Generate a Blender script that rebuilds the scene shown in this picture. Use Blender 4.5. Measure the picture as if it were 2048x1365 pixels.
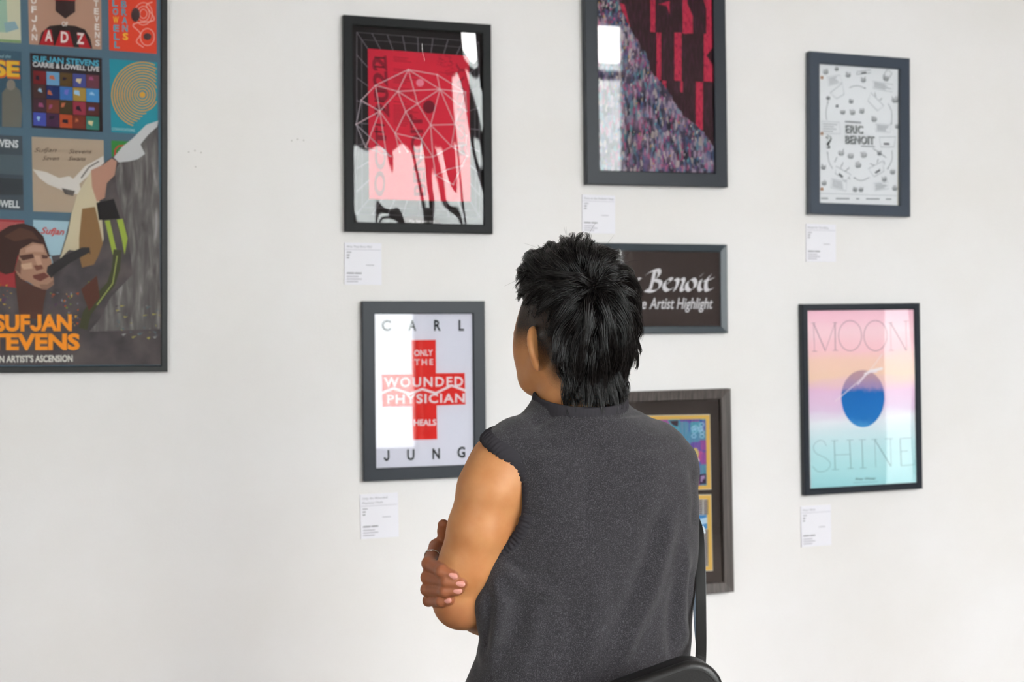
import bpy, bmesh, math, random
import numpy as np
from mathutils import Vector, Matrix

for o in list(bpy.data.objects):
    bpy.data.objects.remove(o, do_unlink=True)
SC = bpy.context.scene
COL = SC.collection

# ------------------------------------------------------------------ camera
F_PX = 2600.0                      # focal length in pixels of the 2048 x 1365 frame
YAW, PITCH, ROLL = 0.30695, 0.00212, -0.00946
CAM = np.array([0.0, -3.75, 1.5])
cy_, sy_, cp_, sp_ = math.cos(YAW), math.sin(YAW), math.cos(PITCH), math.sin(PITCH)
FW = np.array([sy_*cp_, cy_*cp_, -sp_])
R0 = np.array([cy_, -sy_, 0.0]); U0 = np.cross(R0, FW)
RT = math.cos(ROLL)*R0 + math.sin(ROLL)*U0
UP = -math.sin(ROLL)*R0 + math.cos(ROLL)*U0
cam_d = bpy.data.cameras.new('camera'); cam = bpy.data.objects.new('camera', cam_d); COL.objects.link(cam)
cam_d.sensor_width = 36.0; cam_d.lens = F_PX*36.0/2048.0
m = Matrix.Identity(4)
for i in range(3):
    m[i][0], m[i][1], m[i][2], m[i][3] = RT[i], UP[i], -FW[i], CAM[i]
cam.matrix_world = m
cam_d.clip_start = 0.02
cam_d.dof.use_dof = True; cam_d.dof.focus_distance = 2.03; cam_d.dof.aperture_fstop = 6.3
SC.camera = cam

# ------------------------------------------------------------------ daylight
world = bpy.data.worlds.new('world'); SC.world = world; world.use_nodes = True
bg = world.node_tree.nodes['Background']
bg.inputs[0].default_value = (1.0, 0.985, 0.973, 1); bg.inputs[1].default_value = 25.5
SC.view_settings.view_transform = 'Standard'; SC.view_settings.look = 'None'
SC.view_settings.exposure = 0.0; SC.view_settings.gamma = 1.0; SC.view_settings.use_curve_mapping = False
BACK_Y = -5.2
# openings of the shop windows behind the camera, the first an unseen one added to brighten the left: x span, sill, head, transom height
WINDOWS = [(-3.0, -1.9, 0.70, 3.00, None), (0.85, 2.16, 0.70, 2.85, None), (2.27, 2.48, 1.90, 2.95, None), (2.54, 3.77, 0.70, 3.86, 3.45), (6.02, 6.62, 0.25, 2.20, None)]
X0, X1, CEIL = -3.6, 8.2, 4.3
def portal(loc, sx, sz, rot):                # portals only steer the sky light through the openings
    ld = bpy.data.lights.new('window_portal', 'AREA'); ld.shape = 'RECTANGLE'
    ld.size = sx; ld.size_y = sz; ld.cycles.is_portal = True
    lo = bpy.data.objects.new('window_portal', ld); COL.objects.link(lo); lo.location = loc; lo.rotation_euler = rot
for (wx0, wx1, wz0, wz1, _) in WINDOWS:
    portal(((wx0+wx1)/2, BACK_Y-0.02, (wz0+wz1)/2), wx1-wx0, wz1-wz0, (math.radians(90), 0, 0))

# ------------------------------------------------------------------ helpers
def px_dir(px, py):
    return FW*F_PX + RT*(px-1024.0) - UP*(py-682.5)
def px_wall(px, py, y=0.0):
    d = px_dir(px, py); t = (y-CAM[1])/d[1]
    p = CAM + d*t
    return p[0], p[2]
def lin(c):
    c = c/255.0
    return c/12.92 if c <= 0.04045 else ((c+0.055)/1.055)**2.4
def rgb(h):
    h = h.lstrip('#'); return (lin(int(h[0:2],16)), lin(int(h[2:4],16)), lin(int(h[4:6],16)), 1.0)
MATS = {}
def mat(name, color='#808080', rough=0.6, spec=0.5, metal=0.0, **kw):
    if name in MATS: return MATS[name]
    mt = bpy.data.materials.new(name); mt.use_nodes = True
    b = mt.node_tree.nodes['Principled BSDF']
    b.inputs['Base Color'].default_value = rgb(color) if isinstance(color, str) else color
    b.inputs['Roughness'].default_value = rough; b.inputs['Metallic'].default_value = metal
    b.inputs['Specular IOR Level'].default_value = spec
    for k, v in kw.items(): b.inputs[k.replace('_', ' ')].default_value = v
    mt.diffuse_color = b.inputs['Base Color'].default_value
    MATS[name] = mt
    return mt
def ink(h):
    return mat('ink_'+h.strip('#'), h, 0.65, 0.2)
class NT:
    """tiny node helper"""
    def __init__(s, mt): s.t = mt.node_tree; s.b = s.t.nodes.get('Principled BSDF')
    def n(s, typ, **kw):
        nd = s.t.nodes.new(typ)
        for k, v in kw.items():
            if k.startswith('i_'):
                key = k[2:]; key = int(key) if key.isdigit() else key.replace('_', ' ')
                nd.inputs[key].default_value = v
            else: setattr(nd, k, v)
        return nd
    def l(s, a, b): s.t.links.new(a, b)
    def ramp(s, stops, fac=None, interp='LINEAR'):
        r = s.t.nodes.new('ShaderNodeValToRGB'); r.color_ramp.interpolation = interp
        e = r.color_ramp.elements
        while len(e) < len(stops): e.new(0.5)
        for i, (p, c) in enumerate(stops):
            e[i].position = p; e[i].color = rgb(c) if isinstance(c, str) else c
        if fac is not None: s.l(fac, r.inputs[0])
        return r
def obj(name, verts, faces, mats, parent=None, smooth=False, midx=None, loc=None):
    me = bpy.data.meshes.new(name); me.from_pydata([tuple(v) for v in verts], [], [tuple(f) for f in faces])
    for mt in (mats if isinstance(mats, (list, tuple)) else [mats]): me.materials.append(mt)
    if midx is not None: me.polygons.foreach_set('material_index', midx)
    if smooth: me.polygons.foreach_set('use_smooth', [True]*len(me.polygons))
    me.update()
    o = bpy.data.objects.new(name, me); COL.objects.link(o)
    if parent is not None: o.parent = parent
    if loc is not None: o.location = loc
    return o
def empty(name, loc, rot=(0, 0, 0)):
    e = bpy.data.objects.new(name, None); COL.objects.link(e); e.location = loc; e.rotation_euler = rot
    e.empty_display_size = 0.05
    return e
def tag(o, label, cat, group=None):
    o['label'] = label; o['category'] = cat
    if group: o['group'] = group
    return o
BOXF = [(0,1,2,3), (7,6,5,4), (0,4,5,1), (1,5,6,2), (2,6,7,3), (3,7,4,0)]
def box_vf(x0, x1, y0, y1, z0, z1):
    return ([(x0,y0,z0),(x0,y1,z0),(x1,y1,z0),(x1,y0,z0),(x0,y0,z1),(x0,y1,z1),(x1,y1,z1),(x1,y0,z1)], BOXF)
def struct(name, boxes, mt):
    V, Fc = [], []
    for b in boxes:
        v, f = box_vf(*b); k = len(V); V += v; Fc += [tuple(i+k for i in q) for q in f]
    o = obj(name, V, Fc, mt); o['kind'] = 'structure'
    return o

# ------------------------------------------------------------------ room shell
wall_m = mat('white_wall_paint', '#e9e6e3', 0.75, 0.25)
w = NT(wall_m)
tc = w.n('ShaderNodeTexCoord')
n1 = w.n('ShaderNodeTexNoise', i_Scale=160.0, i_Detail=4.0); w.l(tc.outputs['Object'], n1.inputs['Vector'])
n2 = w.n('ShaderNodeTexNoise', i_Scale=9.0, i_Detail=3.0); w.l(tc.outputs['Object'], n2.inputs['Vector'])
ad = w.n('ShaderNodeMath', operation='ADD'); w.l(n1.outputs['Fac'], ad.inputs[0])
mu = w.n('ShaderNodeMath', operation='MULTIPLY'); mu.inputs[1].default_value = 3.0; w.l(n2.outputs['Fac'], mu.inputs[0]); w.l(mu.outputs[0], ad.inputs[1])
bp = w.n('ShaderNodeBump', i_Strength=0.12, i_Distance=0.0025); w.l(ad.outputs[0], bp.inputs['Height']); w.l(bp.outputs[0], w.b.inputs['Normal'])
n3 = w.n('ShaderNodeTexNoise', i_Scale=2.2, i_Detail=5.0); w.l(tc.outputs['Object'], n3.inputs['Vector'])
rp = w.ramp([(0.35, '#e7e4e3'), (0.65, '#ebe9ea')], n3.outputs['Fac']); w.l(rp.outputs[0], w.b.inputs['Base Color'])
plain_m = mat('off_white_plaster', '#d9d6d1', 0.8, 0.2)
floor_m = mat('warm_concrete', '#9a8d80', 0.45, 0.4)
w = NT(floor_m); tc = w.n('ShaderNodeTexCoord')
n1 = w.n('ShaderNodeTexNoise', i_Scale=3.0, i_Detail=8.0); w.l(tc.outputs['Object'], n1.inputs['Vector'])
rp = w.ramp([(0.3, '#564d46'), (0.7, '#74685e')], n1.outputs['Fac']); w.l(rp.outputs[0], w.b.inputs['Base Color'])
struct('wall_front', [(X0-0.15, X1+0.15, 0.0, 0.15, 0.0, CEIL)], wall_m)
struct('floor', [(X0-0.15, X1+0.15, BACK_Y-0.2, 0.15, -0.15, 0.0)], floor_m)
struct('ceiling', [(X0-0.15, X1+0.15, BACK_Y-0.2, 0.15, CEIL, CEIL+0.15)], plain_m)
struct('wall_left', [(X0-0.15, X0, BACK_Y-0.2, 0.0, 0.0, CEIL)], plain_m)
struct('wall_right', [(X1, X1+0.15, BACK_Y-0.2, 0.0, 0.0, CEIL)], plain_m)
bw, xa = [], X0
for (wx0, wx1, wz0, wz1, _) in WINDOWS:
    bw += [(xa, wx0, BACK_Y-0.2, BACK_Y, 0.0, CEIL), (wx0, wx1, BACK_Y-0.2, BACK_Y, 0.0, wz0), (wx0, wx1, BACK_Y-0.2, BACK_Y, wz1, CEIL)]; xa = wx1
bw.append((xa, X1, BACK_Y-0.2, BACK_Y, 0.0, CEIL))
dark_plaster = mat('grey_brown_plaster', '#6d645d', 0.8, 0.2)
struct('wall_back', bw, dark_plaster)
alu = mat('dark_window_frame', '#2b2b2d', 0.4, 0.5)
for i, (wx0, wx1, wz0, wz1, tr) in enumerate(WINDOWS):
    t = 0.035; y0, y1 = BACK_Y-0.14, BACK_Y-0.07
    bx = [(wx0, wx0+t, y0, y1, wz0, wz1), (wx1-t, wx1, y0, y1, wz0, wz1), (wx0+t, wx1-t, y0, y1, wz0, wz0+t), (wx0+t, wx1-t, y0, y1, wz1-t, wz1)]
    if tr: bx.append((wx0+t, wx1-t, y0, y1, tr-0.03, tr+0.03))
    struct('window_%d' % (i+1), bx, alu)  # first one frames the unseen opening added as fill light from the left
for nm, a in (('baseboard_front', (X0, X1, -0.015, 0.0, 0.0, 0.11)),):
    struct(nm, [a], plain_m)
struct('ground', [(-30, 40, -45, BACK_Y-0.2, -0.3, -0.15), (X1+0.15, 40, BACK_Y-0.2, 20, -0.3, -0.15)], mat('pale_pavement', '#a9a9a8', 0.9, 0.2))
struct('wall_across_street', [(-20, 30, -19.0, -17.0, -0.15, 6.2)], mat('pale_render', '#cdd4d4', 0.9, 0.2))

# ------------------------------------------------------------------ framed prints
def glass_mat(name, ior=1.75, rough=0.0):
    if name in MATS: return MATS[name]
    mt = bpy.data.materials.new(name); mt.use_nodes = True; nt = mt.node_tree
    for n in list(nt.nodes): nt.nodes.remove(n)
    out = nt.nodes.new('ShaderNodeOutputMaterial'); mx = nt.nodes.new('ShaderNodeMixShader')
    tr = nt.nodes.new('ShaderNodeBsdfTransparent'); tr.inputs[0].default_value = (0.98, 0.985, 0.985, 1)
    gl = nt.nodes.new('ShaderNodeBsdfGlossy'); gl.inputs['Roughness'].default_value = rough
    fr = nt.nodes.new('ShaderNodeFresnel'); fr.inputs[0].default_value = ior
    L = nt.links.new
    L(fr.outputs[0], mx.inputs[0]); L(tr.outputs[0], mx.inputs[1]); L(gl.outputs[0], mx.inputs[2]); L(mx.outputs[0], out.inputs[0])
    mt.diffuse_color = (0.9, 0.95, 1, 0.2)
    MATS[name] = mt
    return mt
clear_m = bpy.data.materials.new('glass_edge'); clear_m.use_nodes = True
_nt = clear_m.node_tree
for _n in list(_nt.nodes): _nt.nodes.remove(_n)
_o = _nt.nodes.new('ShaderNodeOutputMaterial'); _t = _nt.nodes.new('ShaderNodeBsdfTransparent'); _nt.links.new(_t.outputs[0], _o.inputs[0])

def text_top(bold, c={}):
    if bold not in c: c[bold] = float(text_vf('H', bold)[0][:, 1].max())
    return c[bold]
def text_vf(s, bold=0.0, shear=0.0, space=1.0, cache={}):
    key = (s, bold, shear, space)
    if key in cache: return cache[key]
    hook = 'J' in s and s.upper() == s and "'" not in s and '&' not in s
    cu = bpy.data.curves.new('t', 'FONT'); cu.body = s.replace('J', 'U') if hook else s; cu.offset = bold; cu.shear = shear; cu.space_character = space
    cu.resolution_u = 3; cu.fill_mode = 'FRONT'
    o = bpy.data.objects.new('t', cu); COL.objects.link(o)
    dg = bpy.context.evaluated_depsgraph_get(); dg.update()
    me = bpy.data.meshes.new_from_object(o.evaluated_get(dg))
    V = np.array([v.co[:2] for v in me.vertices]) if len(me.vertices) else np.zeros((0, 2))
    Fc = [tuple(p.vertices) for p in me.polygons]
    if hook:       # a J with a full hook standing on the base line
        pc = pieces([tuple(v) for v in V], Fc, [0]*len(Fc))
        pc.sort(key=lambda q_: sum(v[0] for v in q_[0])/len(q_[0]))
        names = [c for c in s if c != ' ']
        if len(pc) == len(names):
            capt = text_top(bold); V2, F2 = [], []; gap_ = 0.0
            for c, (v, f, _) in zip(names, pc):
                if c == 'J':
                    xl, x1 = min(q_[0] for q_ in v), max(q_[0] for q_ in v); x1 -= 0.06*(x1-xl); t = 0.10+2*bold; r = 0.43*(x1-xl); cx_ = x1-r
                    out = [(x1, capt)]+[(cx_+r*math.cos(a_), r-bold+r*math.sin(a_)) for a_ in np.linspace(0, -math.pi, 15)]
                    inn = [(cx_+(r-t)*math.cos(a_), r-bold+(r-t)*math.sin(a_)) for a_ in np.linspace(-math.pi, 0, 15)]+[(x1-t, capt)]
                    v, f = out+inn[:], [tuple(range(len(out)+len(inn)))[::-1]]
                if c == 'J': gap_ += 0.09
                v = [(q_[0]-gap_, q_[1]) for q_ in v]
                if c == 'J': gap_ += 0.02
                k_ = len(V2); V2 += list(v); F2 += [tuple(i+k_ for i in q_) for q_ in f]
            V, Fc = np.array(V2), F2
    bpy.data.objects.remove(o); bpy.data.curves.remove(cu); bpy.data.meshes.remove(me)
    cache[key] = (V, Fc)
    return cache[key]
CAPH = 0.0
def caph():
    global CAPH
    if not CAPH: CAPH = float(text_vf('H')[0][:, 1].max())
    return CAPH

class Art:
    """Flat print drawn in the plane of one framed sheet; positions are read off the photograph and put on that plane."""
    def __init__(s, cx, cz, tilt, yplane):
        s.cx, s.cz, s.t, s.y = cx, cz, math.radians(tilt), yplane
        s.lay = 0; s.g = {}
        s.mpp = 0.0
    def L(s, px, py):
        X, Z = px_wall(px, py, s.y); X -= s.cx; Z -= s.cz
        c, d = math.cos(-s.t), math.sin(-s.t)
        return np.array([X*c - Z*d, X*d + Z*c])
    def scale_at(s, px, py):
        a, b = s.L(px-5, py), s.L(px+5, py); c, d = s.L(px, py-5), s.L(px, py+5)
        return 0.5*(np.hypot(*(a-b)) + np.hypot(*(c-d)))/10
    def up(s): s.lay += 1
    def _add(s, grp, V2, Fc, m):
        G = s.g.setdefault(grp, [[], [], [], []])
        mt = ink(m) if isinstance(m, str) else m
        if mt not in G[3]: G[3].append(mt)
        s.lay += 0.06
        k = len(G[0]); yy = s.y - 0.00005*s.lay
        G[0] += [(float(v[0]), yy, float(v[1])) for v in V2]
        G[1] += [tuple(i+k for i in f) for f in Fc]; G[2] += [G[3].index(mt)]*len(Fc)
    def poly(s, grp, pts, m, local=False):
        P = [np.array(p) if local else s.L(*p) for p in pts]
        s._add(grp, P, [tuple(range(len(P)))], m)
    def rect(s, grp, x0, y0, x1, y1, m, lean=0.0):
        s.poly(grp, [(x0, y0), (x1, y0+lean*(x1-x0)), (x1, y1+lean*(x1-x0)), (x0, y1)], m)
    def line(s, grp, pts, wpx, m, closed=False):
        P = [s.L(*p) for p in pts]
        if closed: P.append(P[0])
        w = wpx*s.scale_at(*pts[0])/2
        V, Fc = [], []
        for i in range(len(P)):
            a = P[max(i-1, 0)] if not closed or 0 < i < len(P)-1 else P[-2] if i == 0 else P[i-1]
            b = P[min(i+1, len(P)-1)] if not closed or i < len(P)-1 else P[1]
            d = b-a; d = d/(np.hypot(*d)+1e-12); nrm = np.array([-d[1], d[0]])
            V += [P[i]+nrm*w, P[i]-nrm*w]
            if i: k = 2*i; Fc.append((k-2, k-1, k+1, k))
        s._add(grp, V, Fc, m)
    def segs(s, grp, segs, wpx, m):
        for a, b in segs: s.line(grp, [a, b], wpx, m)
    def circle(s, grp, cx, cy, rx, ry, m, n=40):
        s.poly(grp, [(cx+rx*math.cos(2*math.pi*i/n), cy+ry*math.sin(2*math.pi*i/n)) for i in range(n)], m)
    def ring(s, grp, cx, cy, rx, ry, wpx, m, n=48):
        s.line(grp, [(cx+rx*math.cos(2*math.pi*i/n), cy+ry*math.sin(2*math.pi*i/n)) for i in range(n)], wpx, m, closed=True)
    def text(s, grp, st, p0, p1, cap, m, bold=0.0, shear=0.0, space=1.0):
        V, Fc = text_vf(st, bold, shear, space)
        if not len(V): return
        a, b = s.L(*p0), s.L(*p1); x0, x1 = V[:, 0].min(), V[:, 0].max()
        e = b-a; ln = np.hypot(*e); e = e/ln; u = np.array([-e[1], e[0]])
        k = cap*s.scale_at(*p0)/caph(); sx = ln/(x1-x0)
        s._add(grp, [a + e*(v[0]-x0)*sx + u*v[1]*k for v in V], Fc, m)
    def nib(s, grp, pts, wpx, ang, m):
        h = np.array([math.cos(ang), -math.sin(ang)])*wpx/2
        pts = smooth_path(pts)
        V, Fc = [], []
        for i, p in enumerate(pts):
            V += [s.L(*(np.array(p)+h)), s.L(*(np.array(p)-h))]
            if i: k = 2*i; Fc.append((k-2, k-1, k+1, k))
        s._add(grp, V, Fc, m)
    def build(s, parent):
        """first group is the sheet's own print, the others hang below it; names with * are one object for each piece"""
        base = None
        for nm, (V, Fc, mi, ms) in s.g.items():
            if nm.startswith('*'):
                for (v, f, k) in pieces(V, Fc, mi): obj(nm[1:], v, f, ms[k], base or parent)
                continue
            o = obj(nm, V, Fc, ms, base or parent, midx=mi)
            if base is None: base = o
            elif len(Fc) > 1: o['kind'] = 'stuff'
        return base
def pieces(V, Fc, mi):
    par = list(range(len(V)))
    def root(i):
        while par[i] != i: par[i] = par[par[i]]; i = par[i]
        return i
    for f in Fc:
        for i in f[1:]: par[root(i)] = root(f[0])
    isl = {}
    for f, k in zip(Fc, mi): isl.setdefault((root(f[0]), k), []).append(f)
    out = []
    for (r, k), fs in isl.items():
        ids = sorted({i for f in fs for i in f}); mp = {i: n for n, i in enumerate(ids)}
        out.append(([V[i] for i in ids], [tuple(mp[i] for i in f) for f in fs], k))
    return out
def smooth_path(pts, n=6):
    P = [np.array(p, float) for p in pts]
    if len(P) < 3: return [P[0] + (P[-1]-P[0])*i/n for i in range(n+1)]
    out = []
    Q = [2*P[0]-P[1]] + P + [2*P[-1]-P[-2]]
    for i in range(1, len(Q)-2):
        for k in range(n):
            t = k/n; a, b, c, d = Q[i-1], Q[i], Q[i+1], Q[i+2]
            out.append(0.5*((2*b)+(-a+c)*t+(2*a-5*b+4*c-d)*t*t+(-a+3*b-3*c+d)*t**3))
    out.append(P[-1])
    return out

def rails(parent, w, h, bw_, dep, mt, ch=0.0015, lip=0.0):
    """four mitred rails, each an object of its own"""
    prof = [(0.0, 0.0015), (0.0, dep-ch), (ch, dep), (bw_-ch*1.5, dep-lip), (bw_, dep-lip-ch*1.5), (bw_, 0.0015)]
    W, H = w/2, h/2
    corners = [(-W, H), (W, H), (W, -H), (-W, -H)]
    for i in range(4):
        a, b = corners[i], corners[(i+1) % 4]
        V = []
        for (sx, sz) in (a, b):
            ix, iz = (-1 if sx > 0 else 1), (-1 if sz > 0 else 1)
            V += [(sx+ix*o_, -d_, sz+iz*o_) for (o_, d_) in prof]
        n = len(prof)
        Fc = [(k, k+n, (k+1) % n+n, (k+1) % n) for k in range(n)] + [tuple(range(n)), tuple(range(2*n-1, n-1, -1))]
        o = obj('frame_rail', V, Fc, mt, parent)
def pane(parent, w, h, y, mt, warp=None, nx=1, nz=1):
    """glazing sheet 2 mm thick; the front face carries the reflection"""
    V, Fc, mi = [], [], []
    fn = warp or (lambda u, v: 0.0)
    for k, yy in ((0, 0.0), (1, 0.002)):
        for j in range(nz+1):
            for i in range(nx+1):
                u, v = i/nx, j/nz
                V.append(((u-0.5)*w, y+yy+fn(u, v), (v-0.5)*h))
    N = (nx+1)*(nz+1)
    for j in range(nz):
        for i in range(nx):
            a = j*(nx+1)+i
            Fc.append((a, a+1, a+nx+2, a+nx+1)); mi.append(0)
            Fc.append((N+a, N+a+nx+1, N+a+nx+2, N+a+1)); mi.append(1)
    o = obj('glass_pane', V, Fc, [mt, clear_m], parent, smooth=True, midx=mi)
    return o
def framed(name, cx, cz, w, h, tilt, bw_, dep, inset, fm, label, glass='picture_glass', warp=None, nx=1, nz=1, gap=0.004, lip=0.0, sheet='#f4f3f5', ch=0.0015):
    e = empty(name, (cx, 0, cz), (0, -math.radians(tilt), 0)); tag(e, label, 'picture frame')
    rails(e, w, h, bw_, dep, fm, lip=lip, ch=ch)
    iw, ih = w-2*bw_, h-2*bw_
    yp = -(dep-inset)
    v, f = box_vf(-iw/2-0.003, iw/2+0.003, yp, -0.002, -ih/2-0.003, ih/2+0.003)
    obj('backing_sheet', v, f, ink(sheet) if isinstance(sheet, str) else sheet, e)
    if glass: pane(e, iw+0.004, ih+0.004, yp-gap, glass_mat(glass), warp, nx, nz)
    return e, Art(cx, cz, tilt, yp-0.0002)
# frame finishes
def frame_mat(name, color, rough, spec=0.5, grain=0.0):
    mt = mat(name, color, rough, spec)
    if grain and not mt.get('done'):
        mt['done'] = 1
        q = NT(mt); tc = q.n('ShaderNodeTexCoord')
        mp = q.n('ShaderNodeMapping'); mp.inputs['Scale'].default_value = (3, 40, 40) ; q.l(tc.outputs['Object'], mp.inputs[0])
        ns = q.n('ShaderNodeTexNoise', i_Scale=12.0, i_Detail=6.0); q.l(mp.outputs[0], ns.inputs['Vector'])
        b_ = q.n('ShaderNodeBump', i_Strength=grain, i_Distance=0.001); q.l(ns.outputs['Fac'], b_.inputs['Height']); q.l(b_.outputs[0], q.b.inputs['Normal'])
    return mt
black_fr = frame_mat('black_lacquer_frame', '#111315', 0.5, 0.22)
slate_fr = frame_mat('slate_black_frame', '#1c222c', 0.40, 0.32)
blue_fr = frame_mat('blue_black_frame', '#38414f', 0.36, 0.45)
thin_fr = frame_mat('thin_black_metal_frame', '#161819', 0.42)
char_fr = frame_mat('charcoal_chamfer_frame', '#333d45', 0.32, 0.45)
wood_fr = mat('grey_stained_wood_frame', '#4d4644', 0.5, 0.4)
q = NT(wood_fr); tc = q.n('ShaderNodeTexCoord')
wv = q.n('ShaderNodeTexNoise', i_Scale=60.0, i_Detail=5.0); mp = q.n('ShaderNodeMapping'); mp.inputs['Scale'].default_value = (4.0, 1.0, 0.06)
q.l(tc.outputs['Object'], mp.inputs[0]); q.l(mp.outputs[0], wv.inputs['Vector'])
rp = q.ramp([(0.35, '#332e2d'), (0.6, '#5b5350')], wv.outputs['Fac']); q.l(rp.outputs[0], q.b.inputs['Base Color'])
bq = q.n('ShaderNodeBump', i_Strength=0.6, i_Distance=0.002); q.l(wv.outputs['Fac'], bq.inputs['Height']); q.l(bq.outputs[0], q.b.inputs['Normal'])

def from_corners(cs, dep):
    P = [np.array(px_wall(x, y, -dep)) for x, y in cs]
    c = sum(P)/4; w_ = (np.hypot(*(P[1]-P[0]))+np.hypot(*(P[2]-P[3])))/2; h_ = (np.hypot(*(P[3]-P[0]))+np.hypot(*(P[2]-P[1])))/2
    return c[0], c[1], w_, h_
def from_wall(x0, x1, z0, z1, dep):
    k = (3.75-dep)/3.75
    f = lambda z: 1.5+(z-1.5)*k
    return (x0+x1)/2*k, (f(z0)+f(z1))/2, (x1-x0)*k, (f(z1)-f(z0))
rnd = random.Random(7)

# ---------------------------------------------------------------- red wireframe poster
def build_wire_poster():
    dep = 0.024
    cx, cz, w_, h_ = from_corners([(685.5,27),(981.8,51.2),(986.4,468.3),(692,462.5)], dep)
    def warp(u, v):
        low = 1/(1+math.exp((v-0.30)/0.05))
        return (0.00035*math.sin(2*math.pi*(u*3.1+0.15+0.25*math.sin(2.5*v))) + 0.0016*low*math.sin(2*math.pi*(u*1.0+0.02))*(1-v*1.5)
                + 0.0056*(max(0.0, 0.135-v)/0.135)**2*math.exp(-((u-0.5)/0.24)**4) + 0.0002*math.sin(2*math.pi*(u*5.3+v*1.3)))
    e, a = framed('framed_poster', cx, cz, w_, h_, -0.05, 0.0275, dep, 0.014, black_fr,
        'black framed poster of a red sheet behind a white wireframe dome, wavy glossy pane', 'acrylic_glazing', warp, 60, 90, gap=0.009, sheet='#242022')
    Z = lambda x, y: (660+x/2.843, 10+y/2.843)
    P = lambda *p: [Z(*q) for q in p]
    a.up(); a.poly('print', P((120,90),(885,150),(890,1262),(135,1250)), '#221d20')
    wl = '#b9adb6'
    gd = '#8f8690'
    a.up()
    oc, ic = [(152,155),(845,210),(852,1210),(152,1190)], [(215,248),(790,290),(800,1120),(222,1105)]
    a.line('grid_lines', P(*oc), 1.0, gd, closed=True)
    mid = [((1-.45)*o[0]+.45*i_[0], (1-.45)*o[1]+.45*i_[1]) for o, i_ in zip(oc, ic)]
    a.line('grid_lines', P(*mid), 0.8, gd, closed=True)
    for k in range(9):
        t = k/8
        for s_ in range(4):
            n_ = (s_+1) % 4
            o = [oc[s_][j]+(oc[n_][j]-oc[s_][j])*t for j in (0, 1)]
            i_ = [ic[s_][j]+(ic[n_][j]-ic[s_][j])*t for j in (0, 1)]
            a.line('grid_lines', P(o, i_), 1.0, gd)
    a.up(); a.poly('red_sheet', P(*ic), '#dc2c45')
    a.up()
    dk = '#8e1f33'
    a.text('*letter', '2022', Z(335,640), Z(318,290), 27, dk, bold=0.03)
    a.text('*letter', 'OCT', Z(310,1090), Z(318,700), 20, dk, bold=0.03)
    a.text('*letter', 'BENOIT', Z(545,1085), Z(520,620), 23, dk, bold=0.03)
    a.text('*letter', 'MONDAY', Z(770,860), Z(760,330), 15, '#a8233a', bold=0.02)
    a.up()
    for y in range(296, 690, 11):
        if y in (340, 351, 450, 461, 527, 538) or rnd.random() < .1: continue
        a.line('small_print', P((360, y), (360+rnd.uniform(70, 160), y+8)), 1.0, '#84202f')
    for y in (298, 350, 490, 545, 590, 680, 720): a.line('small_print', P((252, y), (310, y+5)), 3.0, '#4a1620')
    for k in range(70):
        x, y = rnd.uniform(605, 690), rnd.uniform(285, 400)
        a.line('small_print', P((x, y), (x+rnd.uniform(4, 22), y+1)), 0.8, '#9c2237')
    a.circle('small_print', *Z(562, 580), 12, 13, '#7a1c2e'); a.circle('small_print', *Z(512, 443), 8, 8, '#ec8fa6', 9)
    a.up()
    V = dict(A=(445,368),B=(608,397),C=(770,497),D=(258,458),E=(385,492),F=(625,480),G=(177,543),H=(283,605),I=(430,607),J=(498,562),K=(148,680),
             L=(572,683),M=(710,680),N=(370,730),O=(520,765),P=(203,810),Q=(585,865),R=(600,968),S=(345,862),T=(320,850),U=(395,838),W=(515,868),
             X=(775,795),Y=(782,862),Z=(750,915),a=(700,1022),b=(672,935),c=(690,805),d=(776,745),e=(776,605),f=(440,835))
    for s_ in 'AB BC AD DG GK KP AE AJ AF BF FC DE DH EH EF EI EJ JI JF JL HG HK HP HN HT IN IO LF LO LM LQ Lc MF MC NO NU Nf OQ OW PS KS QR QW Ra Rb Qc cX Md Mc Ce dX XY YZ Za bZ cY Fe'.split():
        a.line('wireframe_dome', P(V[s_[0]], V[s_[1]]), 1.6, '#e3c3ca' if s_[0] not in 'GKP' else wl)
    for k in V: a.circle('wireframe_dome', *Z(*V[k]), 1.6, 1.6, '#f0d8dd', 8)
    a.up(); a.text('caption', 'Was that even me?', Z(447,1236), Z(590,1240), 5.5, '#efeaec')
    a.build(e)
build_wire_poster()

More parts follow.
